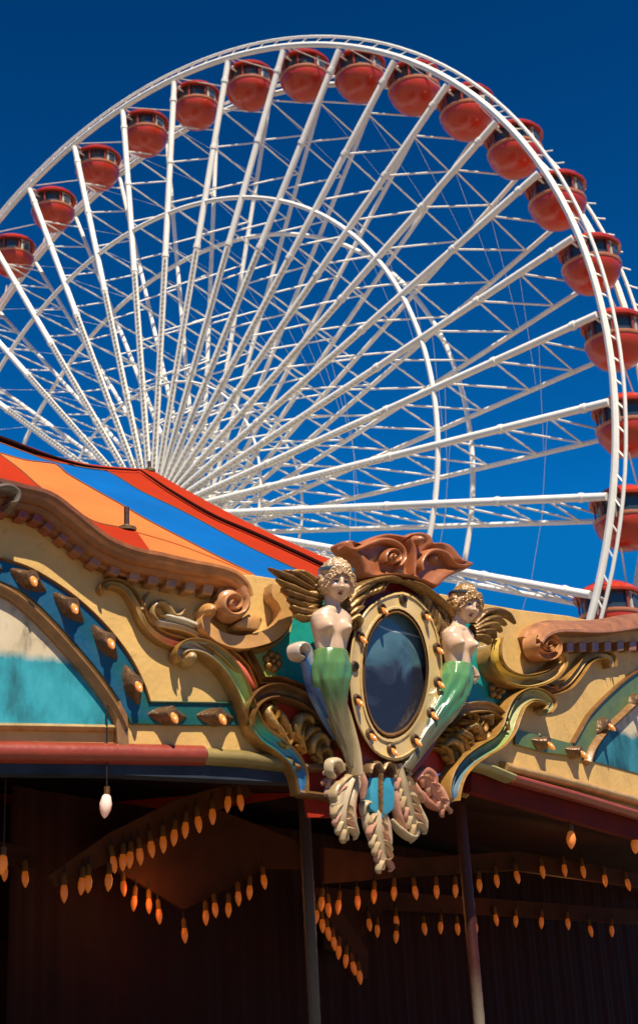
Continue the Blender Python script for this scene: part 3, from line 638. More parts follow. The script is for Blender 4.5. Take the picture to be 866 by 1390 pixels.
b = MB(); stroke(b, PL, [(400, 1040), (440, 1042), (480, 1040)], 12, .03, .08, 'round', (.25, .13, .05), sm=False); stroke(b, PL, [(405, 1076), (440, 1080), (480, 1090)], 10, .03, .08, 'round', (.17, .08, .03), sm=False); b.build('cross_moulding', WOOD, lb)

# ================================================================ right board
b = MB(); slab(b, PR, [(536, 815), (600, 806), (655, 819), (707, 828), (772, 836), (800, 842), (866, 846), (960, 850), (960, 1130), (866, 1103), (780, 1078), (692, 1056), (620, 1030), (536, 1010)], -.12, 0, cream); b.build('back_panel', BOARD, rb, bevel=.01, smooth=False)
b = MB(); stroke(b, PR, [(960, 830), (910, 838), (866, 842), (830, 848), (800, 850), (775, 849), (752, 850), (736, 857), (728, 868)], [34, 32, 30, 28, 26, 25, 24, 22, 20], 0, .22, 'cornice', [(0, (.33, .12, .045)), (1, (.45, .19, .07))]); b.build('cornice', WOOD, rb, angle=50)
b = MB(); stroke(b, PR, [(730, 866)]+spiral((745, 876), 19, 3, 3.6, -1.5, 30), [16, 14, 12, 10, 8, 6], .06, .14, 'cove', (.50, .22, .08), k=2); dome(b, PR, (746, 877), 22, 0, .12, (.42, .18, .06), 24, 3); b.build('volute', WOOD, rb, angle=50)
for k in range(9):
    x = 770+k*17; m = MB(); y = 872-(x-770)*.02; slab(m, PR, [(x, y), (x+9, y), (x+9, y+13), (x, y+13)], 0, .13, (.34, .14, .05)); m.build('dentil', WOOD, rb, bevel=.008, smooth=False)
ro = [(960, 890), (910, 894), (866, 912), (833, 938), (803, 969), (787, 996), (779, 1010)]; ri = [(797, 1030), (803, 1012), (820, 988), (843, 966), (870, 942), (912, 924), (960, 918)]
b = MB(); slab(b, PR, [tuple(p) for p in catmull(ro, 4)]+[(740, 1000), (700, 990), (700, 1011), (740, 1022)]+[tuple(p) for p in catmull(ri, 4)], 0, .03, (.10, .15, .05)); b.build('arch_band', PAINT, rb, bevel=.006, smooth=False)
b = MB(); stroke(b, PR, ro, 5, 0, .055, 'round', dgilt); b.build('band_rim', WOOD, rb)
b = MB(); stroke(b, PR, [(x+4, y+5) for x, y in ri], 12, 0, .09, 'ridge', (.30, .15, .05)); b.build('arch_trim', WOOD, rb)
painting('lake_picture', rb, PR, [(806, 1034), (812, 1016), (828, 993), (850, 972), (874, 950), (914, 932), (960, 926), (960, 1072), (866, 1050)], (850, 1000), (.03, .17, .22))
b = MB(); stroke(b, PR, [(688, 1040), (780, 1062), (866, 1086), (960, 1112)], 17, 0, .10, 'round', (.52, .30, .10), sm=False); b.build('ochre_moulding', WOOD, rb)
b = MB(); stroke(b, PR, [(700, 1056), (780, 1078), (866, 1104), (960, 1130)], 15, 0, .10, 'round', (.30, .05, .025), sm=False); stroke(b, PR, [(640, 1034), (668, 1042), (699, 1055)], 15, 0, .12, 'round', (.35, .30, .12), sm=False); b.build('red_moulding', PAINT, rb)
b = MB(); slab(b, PR, [(640, 1046), (700, 1064), (866, 1112), (960, 1138), (960, 1165), (866, 1140), (640, 1075)], -.14, -.06, (.14, .012, .008)); b.build('lower_fascia', DARK, rb, smooth=False)
for c in ((732, 1010), (777, 1022), (815, 985), (858, 952)): holder(rb, PR, c, .03, -.1 if c[0] < 800 else .8, .9)
b = MB(); slab(b, PR, [(598, 830), (664, 846), (668, 880), (676, 916), (694, 932), (690, 950), (660, 958), (630, 968), (600, 985), (570, 985), (560, 830)], 0, .018, (.005, .28, .24)); b.build('teal_field', PAINT, rb, smooth=False)
b = MB(); slab(b, PR, [(640, 968), (690, 962), (694, 985), (672, 1010), (640, 1035), (600, 1050), (560, 1050), (560, 985), (600, 985)], 0, .03, (.36, .022, .006)); b.build('red_field', BOARD, rb, smooth=False)
scroll(rb, PR, 'c_scroll', [(676, 864), (671, 876), (671, 895), (678, 910), (692, 921), (712, 926), (735, 922), (752, 913), (762, 900), (757, 890)], [10, 15, 17, 17, 18, 18, 17, 15, 12, 8], .02, .11, [(0, (.55, .33, .05)), (.3, (.62, .42, .06)), (.7, (.5, .36, .12)), (1, tan)], rimw=4)
scroll(rb, PR, 'painted_scroll', [(742, 966), (746, 956), (737, 947), (720, 944), (704, 954), (695, 972), (688, 992), (675, 1008), (655, 1020), (636, 1034), (622, 1052), (616, 1072), (616, 1088)], [10, 14, 17, 19, 20, 20, 19, 18, 18, 18, 17, 15, 10], .03, .11, [(0, (.35, .30, .14)), (.35, (.38, .34, .14)), (.55, (.26, .33, .08)), (.75, (.12, .22, .20)), (.9, (.10, .17, .24)), (1, (.05, .10, .2))])
scroll(rb, PR, 'acanthus_scroll', [(832, 906), (828, 892), (812, 888), (797, 896), (786, 912), (770, 930), (748, 938), (726, 936)], [8, 11, 13, 13, 13, 13, 11, 5], 0, .08, [(0, (.38, .30, .2)), (.6, (.45, .3, .12)), (1, (.45, .10, .07))], prof='ridge', rimw=3)
scroll(rb, PR, 'pink_leaf', [(700, 950), (708, 936), (730, 930), (756, 935)], [6, 12, 12, 4], .0, .08, [(0, (.5, .1, .06)), (1, (.6, .25, .1))], prof='round', rimw=3)
rosette(rb, PR, (677, 936), 14, .03)
b = MB(); stroke(b, PR, [(617, 984), (624, 968), (645, 960), (668, 962), (684, 975), (688, 992)], [8, 14, 17, 17, 15, 8], .03, .12, 'cove', [(0, dgilt), (.4, (.42, .24, .08)), (1, dgilt)]); b.build('c_moulding', WOOD, rb)
leaf_cluster(rb, PR, 'acanthus_leaf', [([(660, 1006), (655, 994), (646, 984), (638, 990)], [6, 12, 12, 5]), ([(648, 1014), (640, 1000), (628, 994), (622, 1004)], [6, 12, 12, 5]), ([(634, 1024), (626, 1010), (614, 1006), (608, 1016)], [6, 12, 12, 5]), ([(672, 984), (668, 972), (656, 972)], [6, 10, 5])], .05, col=[(.40, .24, .08), (.3, .17, .05)], h=.09)
# ================================================================ mirror medallion
med = thing('mirror_medallion', 'oval mirror in a bulb studded cream frame under a terracotta shell crest', 'mirror', PM.pt(530, 1100, .1))
b = MB(); slab(b, PM, catmull([(495, 800), (535, 784), (575, 792), (606, 822), (618, 880), (612, 950), (592, 1010), (565, 1048), (540, 1070), (505, 1062), (480, 1010), (462, 950), (458, 880), (470, 825)], 4, True), -.02, .10, (.22, .015, .01)); b.build('red_backing', PAINT, med, bevel=.015)
oc = np.array([(550, 803), (575, 818), (593, 850), (600, 890), (601, 929), (594, 968), (578, 1005), (558, 1027), (536, 1035), (512, 1026), (493, 1003), (480, 970), (474, 930), (474, 893), (481, 855), (498, 825), (522, 808)], float)
ic = np.array([(540, 828), (558, 838), (572, 860), (580, 895), (579, 930), (570, 965), (552, 992), (530, 1002), (512, 993), (500, 970), (494, 940), (493, 910), (497, 877), (508, 850), (523, 834)], float)
def ringfrom(mb, plane, A, B, t, prof, col, n=72):
    def res(P):
        P = catmull(P, 8, True); c = P.mean(0); a = np.unwrap(np.arctan2(P[:, 1]-c[1], P[:, 0]-c[0]))
        return P, a, c
    PA, aa, ca = res(A); PB, ab, cb_ = res(B); G = []
    def at(P, a, th):
        sgn = 1 if a[-1] > a[0] else -1
        L = np.r_[a, a[0]+sgn*2*PI]; X_ = np.r_[P[:, 0], P[0, 0]]; Y_ = np.r_[P[:, 1], P[0, 1]]
        if sgn < 0: L, X_, Y_ = L[::-1], X_[::-1], Y_[::-1]
        t0 = L[0]+((th-L[0]) % (2*PI)); return np.array([np.interp(t0, L, X_), np.interp(t0, L, Y_)])
    for th in np.linspace(0, 2*PI, n, endpoint=False):
        p, q = at(PA, aa, th), at(PB, ab, th); row = []
        for u, h in prof:
            x, y = p+(q-p)*u; a_, v_ = plane.loc(x, y, t+h); row.append(plane.w(a_, v_, t+h))
        G.append(row)
    mb.grid(G, col, closeu=True)
b = MB(); ringfrom(b, PM, oc, ic, .10, [(0, 0), (0, .05), (.06, .09), (.16, .10), (.22, .085), (.75, .085), (.82, .10), (.92, .10), (1, .06), (1.02, .0)], (.60, .42, .17)); b.build('oval_frame', GLOSS, med)
b = MB(); ringfrom(b, PM, ic, ic.mean(0)+(ic-ic.mean(0))*.93, .105, [(0, .0), (0, .07), (.5, .10), (1, .04)], (.27, .13, .045)); b.build('frame_lip', GOLD, med)
MIR = bpy.data.materials.new('weathered_mirror_painted_reflection'); MIR.use_nodes = True; T = MIR.node_tree; N = T.nodes; bs = N['Principled BSDF']
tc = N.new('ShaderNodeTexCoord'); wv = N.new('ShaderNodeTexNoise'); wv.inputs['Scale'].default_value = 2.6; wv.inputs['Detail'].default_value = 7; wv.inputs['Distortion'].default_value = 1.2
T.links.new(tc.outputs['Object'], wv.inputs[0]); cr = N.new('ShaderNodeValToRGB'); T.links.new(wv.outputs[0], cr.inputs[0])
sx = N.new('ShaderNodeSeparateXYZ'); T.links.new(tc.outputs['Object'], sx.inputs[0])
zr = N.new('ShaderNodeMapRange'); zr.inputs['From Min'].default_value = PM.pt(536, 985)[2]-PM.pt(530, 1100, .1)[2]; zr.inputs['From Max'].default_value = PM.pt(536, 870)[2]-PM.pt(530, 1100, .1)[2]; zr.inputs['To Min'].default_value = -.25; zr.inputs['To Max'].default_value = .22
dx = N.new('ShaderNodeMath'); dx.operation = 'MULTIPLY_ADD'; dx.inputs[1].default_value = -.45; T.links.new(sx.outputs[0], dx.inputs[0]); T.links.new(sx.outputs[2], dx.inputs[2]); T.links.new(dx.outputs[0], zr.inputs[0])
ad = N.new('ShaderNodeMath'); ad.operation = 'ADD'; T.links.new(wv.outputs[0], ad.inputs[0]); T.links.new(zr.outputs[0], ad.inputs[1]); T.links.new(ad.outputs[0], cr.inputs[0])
cr.color_ramp.elements[0].position = .40; cr.color_ramp.elements[0].color = (.022, .026, .042, 1); cr.color_ramp.elements[1].position = .70; cr.color_ramp.elements[1].color = (.10, .20, .24, 1)  # reflected blue sky over a dark mountain, painted into the glass colour
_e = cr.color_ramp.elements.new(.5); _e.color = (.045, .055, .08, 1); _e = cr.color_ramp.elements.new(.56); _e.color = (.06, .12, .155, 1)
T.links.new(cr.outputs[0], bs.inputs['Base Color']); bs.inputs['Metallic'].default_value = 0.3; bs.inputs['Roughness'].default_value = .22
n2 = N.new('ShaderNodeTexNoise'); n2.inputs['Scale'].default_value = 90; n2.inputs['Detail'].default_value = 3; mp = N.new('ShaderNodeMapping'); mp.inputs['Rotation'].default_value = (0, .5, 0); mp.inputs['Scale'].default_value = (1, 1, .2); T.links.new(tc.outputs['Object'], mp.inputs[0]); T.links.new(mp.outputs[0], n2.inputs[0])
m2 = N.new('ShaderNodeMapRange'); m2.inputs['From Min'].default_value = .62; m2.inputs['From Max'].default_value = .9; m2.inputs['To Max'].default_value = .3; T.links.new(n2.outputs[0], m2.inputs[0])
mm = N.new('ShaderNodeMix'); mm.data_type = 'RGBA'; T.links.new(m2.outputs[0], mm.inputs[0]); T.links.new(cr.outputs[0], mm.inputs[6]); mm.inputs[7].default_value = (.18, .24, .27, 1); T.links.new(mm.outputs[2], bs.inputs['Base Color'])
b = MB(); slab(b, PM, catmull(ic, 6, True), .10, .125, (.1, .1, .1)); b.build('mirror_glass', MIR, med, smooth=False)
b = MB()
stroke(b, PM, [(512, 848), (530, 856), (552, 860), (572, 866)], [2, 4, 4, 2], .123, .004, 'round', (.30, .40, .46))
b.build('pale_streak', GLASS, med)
def lamp(par, c, lit=True):
    o = PM.pt(*c, .185); b = MB(); b.lathe([(.042, 0), (.045, .012), (.034, .03), (.022, .03), (.02, .0)], (.12, .07, .035) , 16, o, (PM.d, PM.v, PM.n))
    h_ = b.build('bulb_socket', GOLD, par)
    if lit:
        q = MB(); bulb_mesh(q, o+PM.n*.01, PM.n*.75-V3(0, 0, .75), None, .021, .10, (.7, .28, .07)); q.build('bulb', BULB, h_, loc=h_['_w'])
    else:
        q = MB(); q.lathe([(.027, .02), (.024, .034), (.012, .036)], (.01, .01, .01), 12, o, (PM.d, PM.v, PM.n)); q.build('empty_hole', DARK, h_, loc=h_['_w'])
for c, l_ in (((546, 814), 0), ((517, 826), 1), ((488, 865), 1), ((480, 905), 0), ((483, 950), 1), ((501, 997), 1), ((530, 1017), 1), ((562, 1004), 1), ((584, 968), 1), ((593, 926), 1), ((592, 880), 1), ((576, 835), 1)): lamp(med, c, l_)
# crest
crest = [(462, 739), (466, 735), (481, 740), (497, 732), (516, 726), (533, 727), (545, 729), (553, 725), (568, 724), (580, 729), (584, 738), (595, 738), (608, 742), (618, 753), (626, 762), (640, 767), (630, 774), (614, 780), (600, 789), (589, 799), (572, 792), (553, 786), (535, 783), (515, 784), (495, 785), (489, 772), (480, 757), (468, 749)]
cp = catmull(crest, 3, True); cc = np.array([548, 760.])
b = MB(); G = []
for u, h in ((1.0, .08), (1.0, .20), (.965, .25), (.90, .255), (.80, .225), (.62, .20), (.35, .21), (.05, .22)):
    row = []
    for x, y in cp:
        q = cc+(np.array([x, y])-cc)*u; a_, v_ = PM.loc(*q, .2); row.append(PM.w(a_, v_, h))
    G.append(row)
b.grid(G, (.36, .115, .04), closev=True, cap0=True, cap1=True); cr_ = b.build('shell_crest', PAINT, med, angle=70)
b = MB()
stroke(b, PM, [(466, 741), (482, 746), (500, 739), (518, 733), (535, 735), (547, 744), (550, 757), (543, 768)], [5, 7, 9, 10, 10, 9, 8, 5], .2, .09, 'round', (.42, .14, .05))
stroke(b, PM, spiral((535, 756), 12, 2, 2.6, 1.6, 20), [8, 7, 6, 5, 4], .2, .09, 'round', (.38, .125, .045), k=2); dome(b, PM, (535, 756), 5, .2, .1, (.42, .16, .06))
stroke(b, PM, [(634, 768), (618, 766), (607, 752), (594, 747), (582, 750), (573, 762), (574, 774)], [4, 7, 9, 9, 9, 8, 5], .2, .09, 'round', (.42, .14, .05))
stroke(b, PM, [(556, 732), (562, 745), (563, 762), (561, 780)], [9, 11, 9, 4], .2, .10, 'round', (.34, .10, .035)); dome(b, PM, (569, 733), 12, .17, .16, (.42, .15, .06), ry=9)
dome(b, PM, (590, 757), 10, .19, .07, (.30, .095, .035))
b.build('crest_carving', PAINT, cr_, angle=60, loc=cr_['_w'])
# gilt arch wings over the oval
leaf_cluster(med, PM, 'gilt_arch', [([(476, 824), (477, 810), (488, 797), (508, 788), (533, 783), (552, 786)], [5, 9, 10, 10, 9, 5]), ([(552, 785), (572, 793), (592, 808), (612, 826), (622, 840)], [5, 10, 11, 11, 6])], .16, col=[(.28, .15, .045)], h=.12)
LW = [([(502, 792+i*0), (490+i*3, 806+i*3), (480+i*5, 822+i*3)], [8, 11, 5]) for i in range(1)]
fe = []
for i in range(6):
    fe.append(([(500+i*6, 797-i*1.5), (492+i*6, 808-i*2), (487+i*6.5, 818-i*4)], [5, 9, 5]))
for i in range(5):
    fe.append(([(498-i*3, 812+i*4), (490-i*3, 822+i*4), (486-i*2, 838+i*3)], [6, 10, 5]))
fe += [([(478, 828), (484, 840), (483, 854)], [8, 10, 5]), ([(486, 832), (492, 842), (488, 856)], [7, 9, 4])]
leaf_cluster(med, PM, 'gilt_feather', fe, .17, col=[gilt, (.42, .25, .07), (.26, .13, .035)], h=.07)
fe = []
for i in range(7):
    fe.append(([(572+i*5, 798+i*6), (580+i*4.5, 808+i*8), (580+i*4.3, 822+i*9)], [6, 11, 5]))
for i in range(5):
    fe.append(([(590+i*3, 806+i*8), (602+i*2, 818+i*8), (604+i*1, 834+i*8)], [6, 10, 4]))
leaf_cluster(med, PM, 'gilt_feather', fe, .15, col=[(.22, .115, .035), (.30, .17, .05), (.16, .08, .025)], h=.07)
# pendant: blue plaque between curling carved tails
b = MB(); slab(b, PM, [(502, 1056), (536, 1056), (536, 1098), (520, 1112), (503, 1098)], .02, .14, (.04, .27, .40)); b.build('blue_plaque', PAINT, med, bevel=.01)
b = MB(); stroke(b, PM, [(519, 1050), (519, 1075), (519, 1104)], [5, 6, 3], .14, .04, 'round', (.20, .11, .04))
stroke(b, PM, [(503, 1050), (506, 1040), (515, 1037), (520, 1046), (526, 1037), (535, 1040), (537, 1052)], [7, 10, 10, 9, 10, 10, 6], .1, .09, 'round', (.26, .15, .07)); b.build('plaque_leaf', GOLD, med)
ivory = (.52, .40, .24); rose = (.50, .22, .15)
pt_ = [([(500, 1098), (505, 1118), (514, 1140), (524, 1162), (527, 1178)], [10, 17, 19, 14, 4]), ([(524, 1100), (528, 1120), (530, 1144), (527, 1166)], [8, 13, 13, 5]), ([(508, 1096), (516, 1112), (520, 1130), (521, 1148)], [7, 11, 11, 5]),
       ([(498, 1106), (497, 1094), (504, 1090), (509, 1098)], [5, 9, 9, 5])]
leaf_cluster(med, PM, 'pendant_leaf', pt_, .06, PAINT, [ivory, (.42, .27, .17), rose], .07)
pt_ = [([(544, 1040), (548, 1060), (552, 1085), (563, 1108), (570, 1128), (562, 1142)], [11, 17, 18, 16, 14, 6]), ([(552, 1048), (560, 1072), (568, 1094), (580, 1116), (582, 1132)], [8, 13, 14, 12, 5]), ([(540, 1060), (540, 1085), (545, 1110), (556, 1128)], [7, 10, 10, 5]), ([(556, 1040), (556, 1062), (566, 1080)], [7, 11, 5]),
       ([(536, 1112), (546, 1126), (560, 1136), (571, 1134)], [5, 9, 9, 4])]
leaf_cluster(med, PM, 'pendant_leaf', pt_, .06, PAINT, [(.42, .33, .21), ivory, (.45, .22, .14)], .07)
pt_ = [([(568, 1058), (580, 1046), (592, 1054), (590, 1070), (580, 1078)], [8, 13, 13, 11, 5]), ([(586, 1056), (600, 1072), (608, 1090), (602, 1100)], [8, 14, 14, 7]), ([(576, 1074), (586, 1090), (600, 1098)], [6, 11, 6]), ([(566, 1062), (572, 1076), (580, 1088)], [6, 10, 5])]
leaf_cluster(med, PM, 'rose_curl', pt_, .06, PAINT, [(.45, .17, .11), (.55, .27, .16)], .06)

iv = [ivory, (.50, .36, .2), (.44, .30, .15), (.5, .24, .16)]
acanthus(med, PM, 'acanthus_leaf', [(518, 1100), (517, 1125), (522, 1150), (527, 1180)], 19, .10, iv, GLOSS, .07, 6)
acanthus(med, PM, 'acanthus_leaf', [(546, 1036), (552, 1065), (562, 1100), (572, 1130)], 19, .10, iv, GLOSS, .07, 7)
acanthus(med, PM, 'acanthus_leaf', [(576, 1052), (588, 1068), (600, 1086), (608, 1102)], 14, .08, [rose, (.5, .26, .16), (.42, .17, .10)], GLOSS, .06, 5)
acanthus(med, PM, 'acanthus_leaf', [(486, 1050), (474, 1078), (470, 1108), (478, 1136)], 20, .14, iv, GLOSS, .07, 7)
acanthus(med, PM, 'acanthus_leaf', [(470, 1040), (458, 1046), (450, 1060), (452, 1076)], 12, .08, [rose, (.5, .3, .2), (.42, .2, .12)], GLOSS, .06, 4)
for pp in ([(395, 1015), (385, 995), (375, 975), (370, 958)], [(418, 1022), (412, 1002), (416, 985), (428, 976)], [(440, 1036), (434, 1018), (440, 1004), (452, 998)]):
    acanthus(lb, PL, 'gilt_leaf', pp, 15, .06, [(.42, .24, .06), gilt, (.34, .18, .04)], GOLD, .08, 5)
for pp in ([(662, 1008), (656, 992), (648, 980), (636, 976)], [(640, 1024), (634, 1008), (624, 998), (612, 996)], [(618, 1036), (612, 1020), (602, 1012), (592, 1010)]):
    acanthus(rb, PR, 'gilt_leaf', pp, 14, .06, [(.36, .2, .05), gilt, (.28, .15, .035)], GOLD, .08, 5)

# ================================================================ carved mermaids
def head_mesh(tf, haircol, bandcol, grin=1.0):
    """returns (face MB, hair MB, band MB); local head: x right, -y front, z up; centre at eye height"""
    na, ne = 180, 130
    def g(a, a0, sa, e, e0, se): return math.exp(-((a-a0)/sa)**2-((e-e0)/se)**2)
    F = MB(); H = MB(); G = []; cols = []; GH = []; hc = []
    for i in range(ne+1):
        e = -PI/2+PI*i/ne
        row = []; rh = []
        for j in range(na):
            u = -1+2*j/na; a = PI*(abs(u)**1.5)*math.copysign(1, u)         # finer at the front
            ce, se = math.cos(e), math.sin(e)
            jaw = 1-.29*max(0, -se)**1.3*(1 if abs(a) < 1.7 else .6)
            x = .110*ce*math.sin(a)*jaw; y = -.122*ce*math.cos(a)*(1-.12*max(0, -se)**2); z = .142*se
            am = 0
            am += .020*g(a, 0, .13, e, -.02, .20)+.030*g(a, 0, .15, e, -.20, .085)+.008*(g(a, .14, .07, e, -.235, .05)+g(a, -.14, .07, e, -.235, .05))
            for s_ in (-1, 1):
                am -= .017*g(a, s_*.34, .17, e, .05, .10)
                am += .008*g(a, s_*.34, .12, e, .04, .055)
                am += .009*g(a, s_*.36, .26, e, .22, .08)
                am += .010*g(a, s_*.62, .28, e, -.25, .22)
                am -= .003*g(a, s_*.30, .07, e, -.42, .12)
            am += .012*g(a, 0, .24, e, -.43, .055)+.012*g(a, 0, .20, e, -.60, .06)-.020*g(a, 0, .19, e, -.515, .03)
            am += .014*g(a, 0, .26, e, -.86, .14)-.006*g(a, 0, .3, e, -.71, .05)
            k = 1+am/.122
            p = V3(x*k, y*k, z*(1+am*.3)); row.append(tf(p))
            c = np.array(skin)
            c = c*(1-.0)+np.array((.10, -.05, -.06))*.8*sum(g(a, s_*.62, .22, e, -.25, .18) for s_ in (-1, 1))
            lip = max(g(a, 0, .20, e, -.43, .045), g(a, 0, .17, e, -.60, .045)); c = c*(1-min(lip*1.2, 1))+np.array((.42, .05, .035))*min(lip*1.2, 1)
            mo = g(a, 0, .17, e, -.515, .032); c = c*(1-min(mo*1.3, 1))+np.array((.06, .008, .008))*min(mo*1.5, 1)
            for s_ in (-1, 1):
                ey = ((a-s_*.34)/.165)**2+((e-.04)/.068)**2
                if ey < 1: c = np.array((.55, .5, .42))
                if ((a-s_*.34)/.07)**2+((e-.045)/.068)**2 < 1 and ey < 1.2: c = np.array((.02, .025, .02))
                if abs(a-s_*.34) < .19 and abs(e-(.105-1.1*(a-s_*.34)**2)) < .026: c = np.array((.06, .025, .012))
                if abs(a-s_*.36) < .25 and abs(e-(.235-1.1*(a-s_*.34)**2)) < .022: c = np.array((.22, .10, .04))
            cols.append(tuple(c))
            # hair shell: sinks under the face region
            curl = .005*math.sin(a*9+e*6)+.005*math.sin(a*4-e*26)+.0025*math.sin(a*22+e*31)
            side = 1/(1+math.exp((abs(a)-.88-.25*math.sin(e*5))*14)); up = 1/(1+math.exp((e-.50+.10*math.cos(a*7)+.12*math.cos(a))*18)); face = side*up
            low = 1/(1+math.exp((e+.62)*12)) if abs(a) < 2.3 else 0
            kk = 1.17+curl*5-(.40*max(face, low*.8))
            kz = kk*(1+.02*max(se, 0)); GHx = V3(.113*ce*math.sin(a)*kk, (-.120*ce*math.cos(a)+.016)*kk, (.146*se+.006)*kz); rh.append(tf(GHx))
            f_ = .5+.5*math.sin(a*13+e*9); hc.append(tuple(np.array(haircol)*(.86+.2*f_)))
        G.append(row); GH.append(rh)
    F.grid(G, cols, closev=True); H.grid(GH, hc, closev=True)
    # curls framing the face
    for k in range(18):
        s_ = -1 if k % 2 else 1; t = (k//2)/8.5
        a = .25+.85*t; e = .55-.95*max(0, t-.25)**1.0
        a *= s_; p = V3(.112*math.cos(e)*math.sin(a), -.128*math.cos(e)*math.cos(a), .155*math.sin(e))*1.06
        rr = .022+.006*math.sin(k*2.1)
        Q_ = [tf(p+V3(rr*.8*math.cos(w_)*s_, -.004*w_, rr*math.sin(w_))) for w_ in np.linspace(0, 5.0, 14)]
        H.path(Q_, [.006, .011, .010, .005], haircol, 9)
    B = MB(); ring = []
    for a in np.linspace(-PI, PI, 48, endpoint=False):
        e = .50+.05*math.cos(a)-.10*(1-math.cos(a))/2
        p = V3(.113*math.cos(e)*math.sin(a), -.120*math.cos(e)*math.cos(a)+.016, .148*math.sin(e)+.008)*1.215; ring.append(p)
    Gb = []
    n_ = len(ring)
    for i in range(n_):
        o_ = ring[i]/np.linalg.norm(ring[i]); zz = V3(0, 0, 1)
        Gb.append([tf(ring[i]+zz*.012), tf(ring[i]+zz*.009+o_*.006), tf(ring[i]-zz*.009+o_*.006), tf(ring[i]-zz*.012), tf(ring[i]-o_*.01)])
    B.grid(Gb, bandcol, closeu=True, closev=True)
    return F, H, B
def rotm(rx=0, ry=0, rz=0):
    cx_, sx = math.cos(rx), math.sin(rx); cy_, sy = math.cos(ry), math.sin(ry); cz, sz = math.cos(rz), math.sin(rz)
    return np.array([[cz, -sz, 0], [sz, cz, 0], [0, 0, 1]])@np.array([[cy_, 0, sy], [0, 1, 0], [-sy, 0, cy_]])@np.array([[1, 0, 0], [0, cx_, -sx], [0, sx, cx_]])
def mermaid(label, waist, plane, headpx, hrot, hs, hgt, wid, lean, tail, tailr, tcols, haircol, bandcol, t=.22, turn=0, arm=None):
    o = plane.pt(*waist, t); tt = thing('carved_mermaid', label, 'statue', plane.pt(*tail[-1], .1))
    R_ = rotm(0, 0, turn)
    def tb(p):           # torso local (x right, -y front) -> world
        p = R_@p; return o+plane.d*p[0]-plane.n*p[1]+plane.v*p[2]
    body = MB(); G = []; cols = []
    prof = [(-.08, .118, .10), (0, .112, .095), (.12, .118, .092), (.26, .132, .095), (.42, .150, .098), (.56, .168, .100), (.66, .176, .098), (.74, .176, .094), (.80, .160, .086), (.86, .124, .077), (.91, .084, .066), (.96, .064, .060), (1.02, .055, .056), (1.10, .054, .055), (1.2, .056, .056)]
    zs = np.array([p[0] for p in prof]); ax_ = np.array([p[1] for p in prof]); ay_ = np.array([p[2] for p in prof])
    NA = 72
    for z in np.linspace(-.08, 1.2, 70):
        a_, b_ = np.interp(z, zs, ax_)*wid, np.interp(z, zs, ay_)
        row = []
        for k in range(NA):
            th = 2*PI*k/NA; cx_, sy = math.sin(th), -math.cos(th)
            x = a_*math.copysign(abs(cx_)**.9, cx_); y = b_*math.copysign(abs(sy)**.9, sy)
            if sy < 0:
                for s_ in (-1, 1):
                    d2 = ((x-s_*.088*wid)/.047)**2+((z-.47)*hgt/.046)**2*(1.2 if z < .47 else .55); y -= .085*math.exp(-d2*1.1)
                y += .010*math.exp(-(x/.018)**2)*(1 if .1 < z < .8 else 0)
                y -= .006*math.exp(-((z-.86)/.03)**2)
            row.append(tb(V3(x+lean[0]*z, y+lean[1]*z, z*hgt)))
        G.append(row); cols.append(skin)
    body.grid(G, cols, closev=True, cap0=True, cap1=True)
    hp = plane.pt(*headpx, t+.05+lean[1]*-1)
    HR = rotm(*hrot)
    def th_(p): q = (R_@(HR@(p*hs))); return hp+plane.d*q[0]-plane.n*q[1]+plane.v*q[2]
    F, H, B = head_mesh(th_, haircol, bandcol)
    body.add(F.v, F.f, F.c)
    # neck from the torso to the skull
    n0 = tb(V3(lean[0], lean[1], hgt*.93)); n1 = th_(V3(0, .015, -.07)); body.path([n0, (n0+n1)/2, n1], [.062, .054, .058], skin, 20)
    bo = body.build('body', GLOSS, tt, angle=80)
    H.build('hair', GLOSS, tt, angle=80); B.build('headband', PAINT, tt, angle=60)
    # tail
    P = catmull(tail, 8); n = len(P); rs = np.interp(np.linspace(0, 1, n), np.linspace(0, 1, len(tailr)), tailr)*MPP
    G = []; cols = []
    for i in range(n):
        a0 = plane.loc(*P[i], t+.0); d = P[min(i+1, n-1)]-P[max(i-1, 0)]; d /= np.linalg.norm(d); per = np.array([-d[1], d[0]])
        row = []; u = i/(n-1)
        for k in range(40):
            a = 2*PI*k/40; fold = 1+.13*math.sin(a*8+u*9)*min(u*4, 1)*(1-u)+.03*math.sin(a*13-u*20)
            q = plane.w(a0[0]+(-per[0])*rs[i]*math.cos(a)*-1*fold, a0[1]-per[1]*rs[i]*math.cos(a)*fold, t+(rs[i]*.85*math.sin(a)*fold)-.06*u); row.append(q)
        G.append(row); c = colat(tcols, u); cols.append(c)
    tm = MB(); tm.grid(G, cols, closev=True, cap0=True, cap1=True); tm.build('tail', GLOSS, tt, angle=80)
    if arm:
        for p_, w_, c_ in arm:
            a_ = MB(); stroke(a_, plane, p_, w_, t-.12, .12, 'round', c_, k=7, taper=True); a_.build('arm_scroll', GLOSS, tt)
    return tt
blond = (.60, .38, .19)
tgreen = [(0, (.12, .22, .05)), (.25, (.09, .24, .08)), (.42, (.05, .14, .05)), (.6, (.16, .13, .06)), (1, (.2, .16, .09))]
